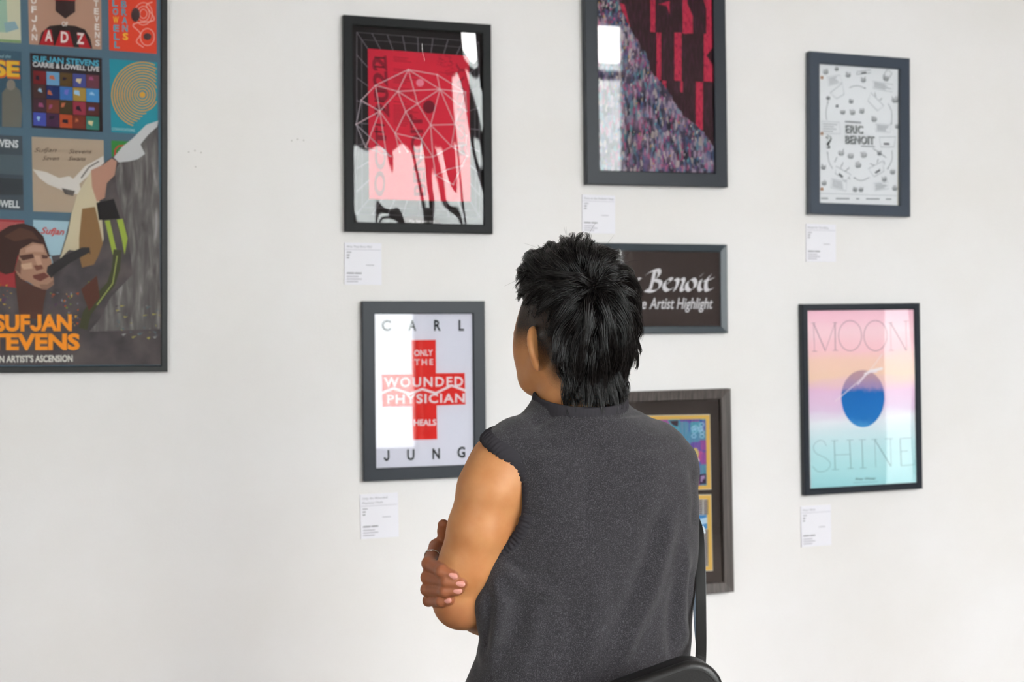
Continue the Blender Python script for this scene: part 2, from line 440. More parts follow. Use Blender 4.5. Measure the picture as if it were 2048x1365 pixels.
# ---------------------------------------------------------------- red cross poster
def build_cross_poster():
    dep = 0.024
    cx, cz, w_, h_ = from_corners([(724.3,602.9),(969.4,602.9),(973.3,954.2),(727.7,963.7)], dep)
    e, a = framed('framed_poster', cx, cz, w_, h_, -0.02, 0.037, dep, 0.009, slate_fr,
        'slate framed white poster with a red cross and CARL JUNG lettering', sheet='#eceaf1')
    Z = lambda x, y: (700+x/3.5, 590+y/3.5)
    P = lambda *p: [Z(*q) for q in p]
    a.up(); a.poly('print', P((165,130),(870,132),(880,1205),(178,1215)), '#e6e4ef')
    red = '#e02b26'
    a.up(); a.poly('red_cross', P((430,318),(600,316),(602,550),(802,548),(808,768),(606,775),(610,1012),(440,1016),(436,780),(228,784),(222,560),(433,556)), red)
    a.up(); dk = '#20262c'
    for c, x, w0 in (('C',222,65),('A',408,55),('R',588,48),('L',760,38)): a.text('*letter', c, Z(x,250), Z(x+w0,250), 20, dk, bold=0.028)
    for c, x, w0, y in (('J',236,40,1163),('U',400,52,1157),('N',577,52,1150),('G',752,55,1140)): a.text('*letter', c, Z(x,y), Z(x+w0,y-2), 20, dk, bold=0.028)
    wt = '#f3f1f5'
    a.text('*letter', 'ONLY', Z(450,428), Z(580,426), 11.5, wt, bold=0.02)
    a.text('*letter', 'THE', Z(452,492), Z(582,490), 11, wt, bold=0.02, space=1.4)
    a.text('*letter', 'WOUNDED', Z(240,646), Z(792,638), 18, wt, bold=0.025, space=1.25)
    a.text('*letter', 'PHYSICIAN', Z(260,762), Z(802,752), 17, wt, bold=0.025, space=1.15)
    a.text('*letter', 'HEALS', Z(447,916), Z(603,914), 11.5, wt, bold=0.025)
    a.up(); a.line('zigzag_line', P((215,692),(305,655),(420,695),(505,660),(600,690),(710,635),(812,672)), 5.0, wt)
    a.build(e)
build_cross_poster()

# ---------------------------------------------------------------- crimson rubble poster
def build_rubble_poster():
    dep = 0.030
    cx, cz, w_, h_ = from_wall(1.435, 1.916, 1.975, 2.665, dep)
    e, a = framed('framed_poster', cx, cz, w_, h_, 0.3, 0.043, dep, 0.011, slate_fr,
        'wide dark framed poster of crimson bars above a multicoloured rubble slope, cut by top edge', sheet='#3a2328')
    Z = lambda x, y: (1140+x/3.412, y/3.412)
    P = lambda *p: [Z(*q) for q in p]
    mt = mat('maroon_streaked_print', '#40272d', 0.6, 0.2)
    q = NT(mt); tc = q.n('ShaderNodeTexCoord'); mp = q.n('ShaderNodeMapping'); mp.inputs['Scale'].default_value = (160, 1, 26); mp.inputs['Rotation'].default_value = (0, 0.6, 0)
    q.l(tc.outputs['Object'], mp.inputs[0]); ns = q.n('ShaderNodeTexNoise', i_Scale=1.0, i_Detail=3.0); q.l(mp.outputs[0], ns.inputs['Vector'])
    rp = q.ramp([(0.45, '#371f24'), (0.62, '#4d2a3a'), (0.75, '#6a3157')], ns.outputs['Fac']); q.l(rp.outputs[0], q.b.inputs['Base Color'])
    a.up(); a.poly('print', P((185,-420),(985,-420),(985,1180),(185,1165)), mt)
    bar = mat('crimson_brushed_print', '#cf3150', 0.6, 0.2)
    q = NT(bar); tc = q.n('ShaderNodeTexCoord'); mp = q.n('ShaderNodeMapping'); mp.inputs['Scale'].default_value = (240, 1, 60); mp.inputs['Rotation'].default_value = (0, 0.7, 0)
    q.l(tc.outputs['Object'], mp.inputs[0]); ns = q.n('ShaderNodeTexNoise', i_Scale=1.0, i_Detail=4.0); q.l(mp.outputs[0], ns.inputs['Vector'])
    rp = q.ramp([(0.34, '#5a2033'), (0.44, '#c62e52'), (0.7, '#d8405a')], ns.outputs['Fac']); q.l(rp.outputs[0], q.b.inputs['Base Color'])
    a.up()
    for r in ((548,-200,583,218),(768,-200,800,228),(590,222,622,545),(712,222,762,550),(858,558,907,885),(630,550,658,622),(752,555,770,630)):
        a.poly('*crimson_bar', P((r[0],r[1]),(r[2],r[1]+2),(r[2],r[3]+3),(r[0],r[3])), bar)
    a.poly('*crimson_bar', P((800,-200),(800,20),(838,110),(838,229),(800,228)), bar)
    a.poly('*crimson_bar', P((895,-60),(985,-60),(985,235),(930,232),(930,60)), bar)
    a.poly('*crimson_bar', P((912,230),(985,235),(970,330),(930,380),(980,450),(976,560),(912,556)), bar)
    a.poly('*crimson_bar', P((600,30),(680,5),(680,100),(660,40)), bar)
    a.poly('*crimson_bar', P((340,20),(372,30),(410,185),(370,160)), bar)
    rub = mat('multicolour_rubble_print', '#777788', 0.6, 0.2)
    q = NT(rub); tc = q.n('ShaderNodeTexCoord'); mp = q.n('ShaderNodeMapping'); mp.inputs['Scale'].default_value = (150, 1, 48); q.l(tc.outputs['Object'], mp.inputs[0])
    vo = q.n('ShaderNodeTexVoronoi', i_Scale=1.0, i_Randomness=1.0); q.l(mp.outputs[0], vo.inputs['Vector'])
    sep = q.n('ShaderNodeSeparateColor'); q.l(vo.outputs['Color'], sep.inputs[0])
    rp = q.ramp([(0.0,'#20242f'),(0.13,'#4b6a8f'),(0.22,'#2f2a3a'),(0.34,'#b8a4b4'),(0.46,'#6d5a86'),(0.56,'#262532'),(0.66,'#c35a86'),(0.74,'#5f9cab'),(0.82,'#8f8aa0'),(0.9,'#d7c5bd'),(0.97,'#a43f6c')], sep.outputs[0], 'CONSTANT')
    n2 = q.n('ShaderNodeTexNoise', i_Scale=26.0, i_Detail=4.0); q.l(tc.outputs['Object'], n2.inputs['Vector'])
    r2 = q.ramp([(0.35,'#23202b'),(0.5,'#6b5f7c'),(0.62,'#b58fa6'),(0.72,'#5c87a0')], n2.outputs['Fac'])
    mx = q.n('ShaderNodeMixRGB'); mx.inputs[0].default_value = 0.42; q.l(rp.outputs[0], mx.inputs[1]); q.l(r2.outputs[0], mx.inputs[2]); q.l(mx.outputs[0], q.b.inputs['Base Color'])
    edge = [(310,-420),(330,0),(345,60),(380,130),(405,185),(440,250),(490,330),(525,395),(550,480),(595,535),(640,590),(690,660),(735,740),(775,790),(840,850),(895,890),(940,940),(985,1010)]
    jag = []
    for (x, y), (x2, y2) in zip(edge[:-1], edge[1:]):
        for t in (0, .33, .66): jag.append((x+(x2-x)*t+rnd.uniform(-7, 9), y+(y2-y)*t+rnd.uniform(-7, 7)))
    a.up(); a.poly('rubble_slope', P(*([(185,-420)]+jag+[(985,1010),(985,1180),(185,1165)])), rub)
    cols = ['#c8b3bd','#7f4f9b','#3f6f9f','#d2578a','#5fb1b8','#2b2533','#e6d8cf','#a34a74','#4b4a7d','#c79a52','#8fa6c4']
    a.up()
    def edge_x(y):
        for (x, y0), (x2, y2) in zip(edge[:-1], edge[1:]):
            if y0 <= y <= y2: return x+(x2-x)*(y-y0)/(y2-y0)
        return 985
    for k in range(420):
        y = rnd.uniform(5, 1160); x = rnd.uniform(195, max(200, edge_x(y)-12)); s_ = rnd.uniform(4, 11)
        if x > 975: continue
        a.poly('paint_flecks', P((x-s_*.5,y-s_*.4),(x+s_*.35,y-s_*1.3),(x+s_*.5,y+s_*.2),(x-s_*.1,y+s_*1.5)), rnd.choice(cols))
    a.build(e)
build_rubble_poster()

# ---------------------------------------------------------------- doodle sheet
def build_doodle_poster():
    dep = 0.027
    cx, cz, w_, h_ = from_corners([(1621.1,103.7),(1821.5,115.6),(1820,432.8),(1619.5,428.9)], dep)
    e, a = framed('framed_poster', cx, cz, w_, h_, -0.38, 0.037, dep, 0.014, blue_fr,
        'blue-black framed white sheet of small pencil doodles around ERIC BENOIT lettering', sheet='#cfc8ba')
    Z = lambda x, y: (1590+x/3.792, 90+y/3.792)
    P = lambda *p: [Z(*q) for q in p]
    a.up(); a.poly('print', P((186,140),(782,170),(776,1220),(186,1200)), '#f3f3f6')
    a.up()
    dk, md, lt = '#31343a', '#8b8d93', '#b4b6bc'
    for y in (248, 672, 1094): a.circle('*rivet', *Z(204, y), 3.2, 3.6, mat('copper_rivet', '#b07c55', 0.5, 0.5), 14)
    a.up()
    def crown(x, y, s_, rot=0.0, wd=1.1):
        c, d = math.cos(rot), math.sin(rot)
        T = lambda u, v: Z(x+(u*c-v*d)*s_, y+(u*d+v*c)*s_)
        k = rnd.choice((0, 1, 2))
        a.line('doodles', [T(-1,.1), T(-.5,.95), T(.5,.95), T(1,.1)], wd, '#6a6d74')
        for u in (-.75, -.25, .3, .8): a.line('doodles', [T(u*.55,.8), T(u, -.9+rnd.uniform(-.2, .5))], wd, '#54575e')
        if k: a.line('doodles', [T(-.35,.45), T(.1,.7), T(.4,.4)], 0.9, '#8c8f96')
    for p in ((232,200,22),(315,180,15),(402,225,20),(518,262,20),(425,425,18),(318,462,11),(362,505,20),(435,508,21),(507,500,20),(600,560,22),(350,815,24),(422,838,24),
              (520,830,24),(478,908,24),(215,925,20),(220,1045,20),(740,960,20),(676,1015,20),(455,1095,18),(500,1095,18),(757,412,26),(775,615,18),(757,1085,20),(640,820,17),(252,400,15),(690,250,22)):
        crown(p[0], p[1], p[2], rnd.uniform(-.25, .25))
    a.line('doodles', P((465,225),(470,205),(572,190),(574,212),(465,225)), 1.0, md); a.line('doodles', P((500,217),(540,210)), 3.2, '#606168')
    a.line('doodles', P((665,240),(700,185),(735,215),(700,275)), 1.2, md, closed=True)
    boxes = [((242,245),(340,228),(358,285),(252,310)),((588,275),(742,300),(738,358),(590,330)),((200,580),(336,588),(344,675),(200,672)),((612,600),(725,608),(722,665),(612,655)),
             ((275,1015),(392,1040),(388,1108),(270,1082)),((596,1050),(705,1040),(712,1090),(600,1106))]
    for bx in boxes:
        a.line('doodles', P(*bx), 0.9, lt, closed=True)
        (x0,y0),(x1,y1),(x2,y2),(x3,y3) = bx
        for k in range(1, 5):
            t = k/5
            pa = (x0+(x3-x0)*t+10, y0+(y3-y0)*t); pb = (x1+(x2-x1)*t-10, y1+(y2-y1)*t)
            f_ = rnd.uniform(.6, 1)
            a.line('small_print', P(pa, (pa[0]+(pb[0]-pa[0])*f_, pa[1]+(pb[1]-pa[1])*f_)), 1.3, '#a2a4aa')
    for qd in (((265,365),(358,292),(372,375),(315,408)),((552,425),(575,362),(672,462),(625,500)),((638,700),(765,698),(748,775),(650,775)),((308,920),(425,985),(385,1035),(305,975)),((555,940),(665,880),(672,960),(600,1000))):
        a.line('doodles', P(*qd), 1.1, '#a9abb1', closed=True)
    for sg in (((672,750),(715,752)),((332,978),(362,1003)),((608,972),(645,948))): a.line('doodles', P(*sg), 3.6, '#6f7077')
    for arc, tip in (([(240,570),(234,510),(250,430)], 1), ([(410,325),(470,310),(532,330)], 1), ([(705,445),(733,510),(730,600)], 1), ([(735,800),(735,870),(702,940)], 1), ([(565,1005),(500,1030),(447,1008)], 1), ([(285,940),(258,890),(246,815)], 1)):
        pts = smooth_path(arc); a.line('arrow_lines', [Z(*p) for p in pts], 1.1, '#8f9197')
        x, y = arc[-1]; dx, dy = pts[-1]-pts[-3]; n_ = math.hypot(dx, dy); dx, dy = dx/n_, dy/n_
        a.poly('arrow_lines', P((x+dx*6, y+dy*6), (x-dx*8-dy*7, y-dy*8+dx*7), (x-dx*8+dy*7, y-dy*8-dx*7)), '#8f9197')
    a.segs('doodles', [(Z(300,890),Z(318,850)),(Z(345,935),Z(365,890)),(Z(380,960),Z(412,930)),(Z(600,915),Z(568,900)),(Z(622,895),Z(630,865)),(Z(680,905),Z(670,880)),(Z(415,1020),Z(405,1000)),(Z(605,360),Z(612,395)),(Z(640,420),Z(660,405)),(Z(590,785),Z(690,855))], 1.2, md)
    a.up(); a.line('small_print', P((186,1125),(776,1145)), 0.8, lt)
    for x0, x1 in ((195,250),(308,412),(462,486),(538,640),(688,730)): a.line('small_print', P((x0,1162+x0*.012),(x1,1162+x1*.012)), 2.6, '#a0a2a8')
    a.line('small_print', P((378,582),(500,590)), 3.0, '#9fa1a7'); a.line('small_print', P((500,768),(605,772)), 2.2, '#aeb0b5')
    for dx, dy, c, b_ in ((5, 3, '#23282c', 0.022), (0, 0, '#23282c', 0.018), (-1, -1, '#e8eaec', -0.016)):
        a.up()
        a.text('*letter', 'ERIC', Z(380+dx,665+dy), Z(512+dx,671+dy), 14.0, c, bold=b_, shear=0.0, space=1.1)
        a.text('*letter', 'BENOIT', Z(378+dx,745+dy), Z(598+dx,752+dy), 14.0, c, bold=b_, space=1.05)
        a.text('*letter', '?', Z(230+dx,778+dy), Z(272+dx,780+dy), 22, c, bold=b_+0.01)
    a.build(e)
build_doodle_poster()

# ---------------------------------------------------------------- pastel poster
def build_pastel_poster():
    glass_mat('acrylic_glazing_flat', 1.42)
    dep = 0.026
    cx, cz, w_, h_ = from_corners([(1603.8,609),(1840.2,606),(1846.9,979.2),(1611.5,991)], dep)
    def warp(u, v):
        return 0.0007*math.sin(2*math.pi*(u*1.25+0.15))*math.exp(-((u-0.92)/0.22)**2) + 0.0003*math.sin(2*math.pi*(v*1.2+0.2*u))
    e, a = framed('framed_poster', cx, cz, w_, h_, 0.45, 0.0215, dep, 0.008, slate_fr,
        'thin black framed pastel poster reading MOON SHINE around a blue disc', 'acrylic_glazing_flat', warp, 30, 40, sheet='#dfc9d2', ch=0.003)
    Z = lambda x, y: (1570+x/3.25, 590+y/3.25)
    P = lambda *p: [Z(*q) for q in p]
    mt = mat('pastel_watercolour_print', '#e0b5c0', 0.6, 0.2)
    q = NT(mt); tc = q.n('ShaderNodeTexCoord'); sx = q.n('ShaderNodeSeparateXYZ'); q.l(tc.outputs['Object'], sx.inputs[0])
    mp = q.n('ShaderNodeMapping'); mp.inputs['Scale'].default_value = (2.5, 1, 14); q.l(tc.outputs['Object'], mp.inputs[0])
    ns = q.n('ShaderNodeTexNoise', i_Scale=1.6, i_Detail=5.0); q.l(mp.outputs[0], ns.inputs['Vector'])
    s1 = q.n('ShaderNodeMath', operation='MULTIPLY_ADD'); s1.inputs[1].default_value = 1/0.582; s1.inputs[2].default_value = 0.5; q.l(sx.outputs['Z'], s1.inputs[0])
    s2 = q.n('ShaderNodeMath', operation='MULTIPLY_ADD'); s2.inputs[1].default_value = 0.13; q.l(ns.outputs['Fac'], s2.inputs[0])
    s3 = q.n('ShaderNodeMath', operation='SUBTRACT'); s3.inputs[1].default_value = 0.065; q.l(s1.outputs[0], s3.inputs[0]); q.l(s3.outputs[0], s2.inputs[2])
    rp = q.ramp([(0.0,'#a3d2d8'),(0.12,'#b4dade'),(0.24,'#c3dfe4'),(0.38,'#e6e8ee'),(0.45,'#e0c9e0'),(0.54,'#e3bfd8'),(0.63,'#edcdb9'),(0.71,'#eeccbe'),(0.78,'#f2c8cf'),(0.88,'#f4d3da'),(1.0,'#f2c3d3')], s2.outputs[0])
    q.l(rp.outputs[0], q.b.inputs['Base Color'])
    a.up(); a.poly('print', P((145,98),(838,90),(862,1225),(168,1262)), mt)
    a.up()
    moon = mat('blue_disc_print', '#1f7fc4', 0.6, 0.2)
    q = NT(moon); tc = q.n('ShaderNodeTexCoord'); sx = q.n('ShaderNodeSeparateXYZ'); q.l(tc.outputs['Object'], sx.inputs[0])
    ns = q.n('ShaderNodeTexNoise', i_Scale=30.0, i_Detail=4.0); q.l(tc.outputs['Object'], ns.inputs['Vector'])
    s2 = q.n('ShaderNodeMath', operation='MULTIPLY_ADD'); s2.inputs[1].default_value = 0.035; q.l(ns.outputs['Fac'], s2.inputs[0]); q.l(sx.outputs['Z'], s2.inputs[2])
    mdz = a.L(*Z(505, 605))[1]
    rg = q.n('ShaderNodeMapRange'); rg.inputs['From Min'].default_value = mdz-0.115; rg.inputs['From Max'].default_value = mdz+0.09; q.l(s2.outputs[0], rg.inputs['Value'])
    rp = q.ramp([(0.0,'#4a97cc'),(0.15,'#2277bd'),(0.58,'#1a6fb8'),(0.66,'#a78fb8'),(0.8,'#b697a8'),(1.0,'#c29b95')], rg.outputs[0]); q.l(rp.outputs[0], q.b.inputs['Base Color'])
    n_ = 56
    a.poly('blue_disc', [Z(506+140*math.cos(t)*(1-.05*math.sin(t)), 676+186*math.sin(t)) for t in [2*math.pi*i/n_ for i in range(n_)]], moon)
    a.up(); ln = '#9d808f'; ls = '#7c9aa3'
    W = 0.9
    def T(pts, c, w0=W): a.line('*letter', [Z(*p) for p in pts], w0, c)
    T([(185,185),(192,368)], ln); T([(185,185),(262,365)], ln, 1.6); T([(262,365),(325,182)], ln); T([(325,182),(327,362)], ln, 1.6)
    for cx0 in (423, 588): a.ring('*letter', *Z(cx0, 266), 75/3.25, 98/3.25, 1.2, ln)
    T([(685,182),(690,362)], ln); T([(685,182),(788,362)], ln, 1.6); T([(786,172),(790,362)], ln)
    for y, x0, x1 in ((368,175,210),(362,310,345),(182,670,700),(362,675,708),(172,770,805),(184,170,200),(182,310,340)): T([(x0,y),(x1,y-1)], ln)
    T(smooth_path([(270,985),(250,952),(215,950),(185,985),(200,1030),(260,1060),(295,1100),(270,1142),(215,1150),(178,1115)]), ls)
    T([(320,950),(326,1138)], ls, 1.5); T([(420,948),(428,1130)], ls, 1.5); T([(322,1042),(424,1038)], ls)
    T([(500,945),(506,1128)], ls, 1.5)
    T([(583,942),(590,1122)], ls); T([(583,942),(688,1115)], ls, 1.6); T([(685,938),(690,1115)], ls)
    T([(748,936),(755,1112)], ls, 1.5); T([(748,936),(822,930)], ls); T([(752,1020),(800,1015)], ls); T([(755,1112),(838,1105),(845,1075)], ls)
    for y, x0, x1 in ((950,300,345),(1138,305,350),(946,400,445),(1130,405,450),(944,480,525),(1128,485,530),(941,562,600),(937,650,700)): T([(x0,y),(x1,y-2)], ls)
    a.up()
    a.line('*brush_stroke', P((325,695),(470,570),(570,470),(632,385)), 1.3, '#efe3e6'); a.line('*brush_stroke', P((515,520),(560,495),(635,478)), 5.0, '#efe9ec'); a.line('*brush_stroke', P((470,585),(540,505),(600,500)), 2.5, '#e8dde6')
    a.text('signature', 'Prior Winter', Z(458,1207), Z(592,1201), 4.6, '#3c4a58', shear=0.2, bold=0.01)
    a.line('signature', P((442,1222),(605,1216)), 1.3, '#8fb2ba')
    a.build(e)
build_pastel_poster()

# ---------------------------------------------------------------- name sign in calligraphy
def build_name_sign():
    dep = 0.020
    cx, cz, w_, h_ = from_wall(1.437, 1.913, 1.5097, 1.7927, dep)
    e, a = framed('framed_sign', cx, cz, w_, h_, 0.0, 0.0235, dep, 0.009, char_fr,
        'landscape charcoal frame with brown sign in white calligraphy reading Benoit, beside the hair', lip=0.005, sheet='#4b3f3e')
    Z = lambda x, y: (1180+x/6.203, 470+y/6.203)
    a.up(); a.poly('print', [Z(*p) for p in ((-35,190),(1625,205),(1640,1135),(-35,1130))], '#443836')
    a.up(); wt = '#f4f0f4'
    N = lambda pts, w0=9.0: a.nib('*letter', [Z(*p) for p in pts], w0, math.radians(38), wt)
    N([(805,440),(780,560),(745,685)], 10)
    N([(700,492),(760,455),(840,435),(862,480),(830,535),(795,560)]); N([(795,560),(865,580),(872,630),(835,680),(765,702),(690,688)])
    N([(930,620),(1000,575),(1005,545),(960,555),(922,610),(925,660),(965,692),(1030,660)])
    N([(1060,550),(1090,565),(1078,630),(1045,695)]); N([(1085,590),(1140,545),(1165,570),(1135,650),(1140,690),(1170,685)])
    N([(1265,548),(1210,590),(1200,650),(1235,692),(1290,660),(1310,600),(1290,555),(1265,548)])
    N([(1375,560),(1352,640),(1370,692),(1412,670)]); N([(1402,482),(1362,520)], 7)
    N([(1495,500),(1450,560),(1435,640),(1455,692),(1520,668)]); N([(1408,575),(1475,560),(1535,535)], 7)
    ox = -520                                     # the first name goes on behind the hair
    N([(620,556),(585,548),(548,590),(545,650),(580,692),(625,665)])
    N([(430,560),(408,640),(425,692),(468,670)]); N([(455,482),(415,520)], 7)
    N([(300,550),(325,570),(312,640),(285,695)]); N([(318,590),(365,548),(395,560)])
    N([(240,455),(150,450),(120,500),(185,545),(130,570),(110,640),(160,695),(250,660)]); N([(130,560),(210,545)], 7)
    a.text('*letter', 'Artist Highlight', Z(735,918), Z(1525,916), 20.5, wt, bold=0.012, shear=0.28)
    a.text('*letter', 'Feature', Z(285,918), Z(700,918), 20.5, wt, bold=0.012, shear=0.28)
    a.build(e)
build_name_sign()

# ---------------------------------------------------------------- double mat frame behind the person
def build_mat_frame():
    dep = 0.034
    cx, cz, w_, h_ = from_wall(1.437, 1.924, 0.679, 1.33, dep)
    e, a = framed('framed_print', cx, cz, w_, h_, 0.5, 0.032, dep, 0.020, wood_fr,
        'grey wood frame with dark mat and two yellow-edged prints, half hidden behind the vest', gap=0.008, lip=0.006, sheet='#4c4442')
    Z = lambda x, y: (1230+x/3.033, 760+y/3.033)
    P = lambda *p: [Z(*q) for q in p]
    a.up(); a.poly('mat_board', P((-95,128),(660,128),(685,1240),(-75,1260)), mat('taupe_mat_board', '#443c3a', 0.8, 0.2))
    a.up(); a.poly('*yellow_border', P((-20,222),(574,212),(583,665),(-20,680)), '#e8bd62'); a.poly('*yellow_border', P((-20,715),(582,698),(592,1158),(-20,1175)), '#e8bd62')
    a.up(); a.line('*border_edge', P((-20,222),(574,212),(583,665),(-20,680)), 1.6, '#e9e2d2', closed=True); a.line('*border_edge', P((-20,715),(582,698),(592,1158),(-20,1175)), 1.6, '#e9e2d2', closed=True)
    a.up()
    pr = mat('patchwork_print', '#7a5aa0', 0.6, 0.2)
    q = NT(pr); tc = q.n('ShaderNodeTexCoord'); mp = q.n('ShaderNodeMapping'); mp.inputs['Scale'].default_value = (26, 1, 30); q.l(tc.outputs['Object'], mp.inputs[0])
    vo = q.n('ShaderNodeTexVoronoi', i_Scale=1.0, i_Randomness=0.5, distance='CHEBYCHEV'); q.l(mp.outputs[0], vo.inputs['Vector'])
    sep = q.n('ShaderNodeSeparateColor'); q.l(vo.outputs['Color'], sep.inputs[0])
    rp = q.ramp([(0.0,'#2f9db0'),(0.2,'#9a3f97'),(0.36,'#2a74b8'),(0.5,'#c4508f'),(0.62,'#5a4aa5'),(0.74,'#2bb0ba'),(0.86,'#b0579f')], sep.outputs[0], 'CONSTANT')
    mp2 = q.n('ShaderNodeMapping'); mp2.inputs['Scale'].default_value = (330, 1, 12); q.l(tc.outputs['Object'], mp2.inputs[0])
    ns = q.n('ShaderNodeTexNoise', i_Scale=1.0, i_Detail=3.0); q.l(mp2.outputs[0], ns.inputs['Vector'])
    r2 = q.ramp([(0.35,'#4a2f6d'),(0.5,'#8d7ab4'),(0.65,'#d87aa5')], ns.outputs['Fac'])
    mx = q.n('ShaderNodeMixRGB'); mx.inputs[0].default_value = 0.3; q.l(rp.outputs[0], mx.inputs[1]); q.l(r2.outputs[0], mx.inputs[2]); q.l(mx.outputs[0], q.b.inputs['Base Color'])
    a.poly('*art_print', P((5,246),(550,238),(557,642),(5,655)), pr)
    a.poly('*art_print', P((5,740),(556,724),(566,1134),(5,1150)), '#c9c4c4')
    a.up()
    blue = '#a9d0e8'
    for k in range(9):
        x, y = 460+rnd.uniform(0, 70), 270+rnd.uniform(0, 80)
        a.ring('art_detail', *Z(x, y), 4.5, 3.4, 1.6, blue, 12)
    a.poly('art_detail', P((330,250),(385,246),(382,285),(350,275)), '#4a3a42')
    a.circle('art_detail', *Z(487, 450), 7, 12, '#d8c27a', 16); a.circle('art_detail', *Z(496, 490), 5, 5, '#f2efe8', 12)
    a.poly('art_detail', P((508,575),(552,570),(553,630),(512,636)), '#3c2a4a'); a.poly('art_detail', P((520,585),(545,580),(545,600),(530,606),(530,620),(520,620)), '#a68ab8')
    for y in range(735, 1130, 13):
        if 820 < y < 910: continue
        for x in range(300, 555, 34): a.line('small_print', P((x, y), (x+27, y-1)), 3.0, '#6f6768')
    a.poly('art_detail', P((300,825),(557,820),(559,905),(300,910)), '#4a8bc4'); a.poly('art_detail', P((500,850),(557,835),(558,870),(520,880)), '#bcd6ea')
    a.build(e)
build_mat_frame()
# ---------------------------------------------------------------- big concert poster at the left edge
def build_concert_poster():
    dep = 0.018
    cx, cz, w_, h_ = from_wall(-0.62, 0.181, 1.419, 2.62, dep)
    cx -= 0.0; tilt = -0.55
    e, a = framed('framed_poster', cx+0.004, cz, w_, h_, tilt, 0.0175, dep, 0.006, thin_fr,
        'large thin-framed concert poster with cover squares and orange SUFJAN STEVENS lettering', 'satin_acrylic', sheet='#566f80', gap=0.005)
    S = 5.0556
    A = lambda x, y: (x/S, y/S)                 # first zoom, rows one and two
    B = lambda x, y: (x/S, 240+y/S)
    C = lambda x, y: (x/S, 500+y/S)
    a.up(); a.poly('print', [(-440,-130),(315,-75),(328,731),(-440,734)], '#566f80')
    # lower half: the stage photograph, kept to broad areas of its colours
    stage = mat('dim_stage_print', '#3a3338', 0.6, 0.2)
    q = NT(stage); tc = q.n('ShaderNodeTexCoord'); mp = q.n('ShaderNodeMapping'); mp.inputs['Scale'].default_value = (9, 1, 9); q.l(tc.outputs['Object'], mp.inputs[0])
    ns = q.n('ShaderNodeTexNoise', i_Scale=1.5, i_Detail=6.0); q.l(mp.outputs[0], ns.inputs['Vector'])
    rp = q.ramp([(0.3,'#453f42'),(0.5,'#564e50'),(0.7,'#655b5a')], ns.outputs['Fac']); q.l(rp.outputs[0], q.b.inputs['Base Color'])
    feather = mat('grey_feather_print', '#6a6566', 0.6, 0.2)
    q = NT(feather); tc = q.n('ShaderNodeTexCoord'); mp = q.n('ShaderNodeMapping'); mp.inputs['Scale'].default_value = (60, 1, 9); mp.inputs['Rotation'].default_value = (0, -0.75, 0)
    q.l(tc.outputs['Object'], mp.inputs[0]); ns = q.n('ShaderNodeTexNoise', i_Scale=1.0, i_Detail=5.0, i_Distortion=0.6); q.l(mp.outputs[0], ns.inputs['Vector'])
    rp = q.ramp([(0.3,'#544e4e'),(0.5,'#6b6564'),(0.62,'#837d7b'),(0.74,'#a8a4a4')], ns.outputs['Fac']); q.l(rp.outputs[0], q.b.inputs['Base Color'])
    # cover squares: plain coloured stand-ins with their lettering
    def cover(grp, pts, m): a.poly(grp, pts, m)
    a.up()
    cover('*cover_square', [A(-420,-200),A(200,-160),A(213,438),A(-410,400)], '#cdc8b0')
    cover('*cover_square', [A(280,-150),A(1022,-115),A(1028,503),A(295,447)], '#b58f7c')
    cover('*cover_square', [A(1092,-120),A(1580,-90),A(1585,545),A(1105,508)], '#dd4a33')
    cover('*cover_square', [A(-480,475),A(215,523),A(230,1295),A(-470,1262)], '#3f5a6b')
    cover('*cover_square', [A(302,535),A(1030,590),A(1040,1335),A(322,1292)], '#33292b')
    cover('*cover_square', [A(1106,595),A(1590,632),A(1598,1365),A(1125,1338)], '#2e8fa0')
    cover('*cover_square', [B(-470,130),B(225,165),B(240,918),B(-460,890)], '#4c545b')
    cover('*cover_square', [B(320,170),B(1048,205),B(1062,950),B(335,925)], '#b39f8c')
    cover('*cover_square', [B(1125,208),B(1600,232),B(1600,700),B(1140,690)], '#3f8a45')
    cover('*cover_square', [B(-450,985),B(245,1015),B(250,1700),B(-450,1700)], '#a93f43')
    cover('*cover_square', [B(335,1012),B(1070,1040),B(1075,1700),B(345,1700)], '#a9c3cf')
    a.up()
    a.poly('cover_print', [A(-400,-150),A(60,-120),A(80,330),A(-380,300)], '#9fb8a6'); a.poly('cover_print', [A(-395,370),A(208,408),A(212,436),A(-395,398)], '#86a072')
    a.poly('cover_print', [A(40,230),A(150,215),A(190,290),A(60,330)], '#8fa9b4')
    a.poly('cover_print', [A(390,452),A(420,330),A(500,262),A(620,250),A(760,262),A(860,300),A(915,390),A(935,492)], '#332a2a')
    a.poly('cover_print', [A(560,-140),A(760,-130),A(760,120),A(660,190),A(560,110)], '#3d2c2c'); a.poly('cover_print', [A(540,-140),A(770,-130),A(765,10),A(545,0)], '#b23a36')
    a.up()
    for p in (((400,450),(455,300),(520,300),(545,462)),((555,465),(610,310),(700,315),(745,478)),((800,480),(775,330),(850,335),(920,490))): a.poly('cover_print', [A(*k) for k in p], '#b3262e')
    a.up(); wt = '#e6dfdc'
    a.text('*letter', 'OF', A(625,262), A(685,268), 9, wt, bold=0.02)
    for c, x in (('A',455),('D',615),('Z',775)): a.text('*letter', c, A(x,412+(x-455)*.085), A(x+75,418+(x-455)*.085), 21, wt, bold=0.03)
    for i, c in enumerate('SUFJAN'): a.text('*letter', c, A(312+i*2,-62+i*94), A(366+i*2,-58+i*94), 13, wt, bold=0.03)
    for i, c in enumerate('STEVENS'): a.text('*letter', c, A(945+i*3,-18+i*80), A(992+i*3,-14+i*80), 12, wt, bold=0.03)
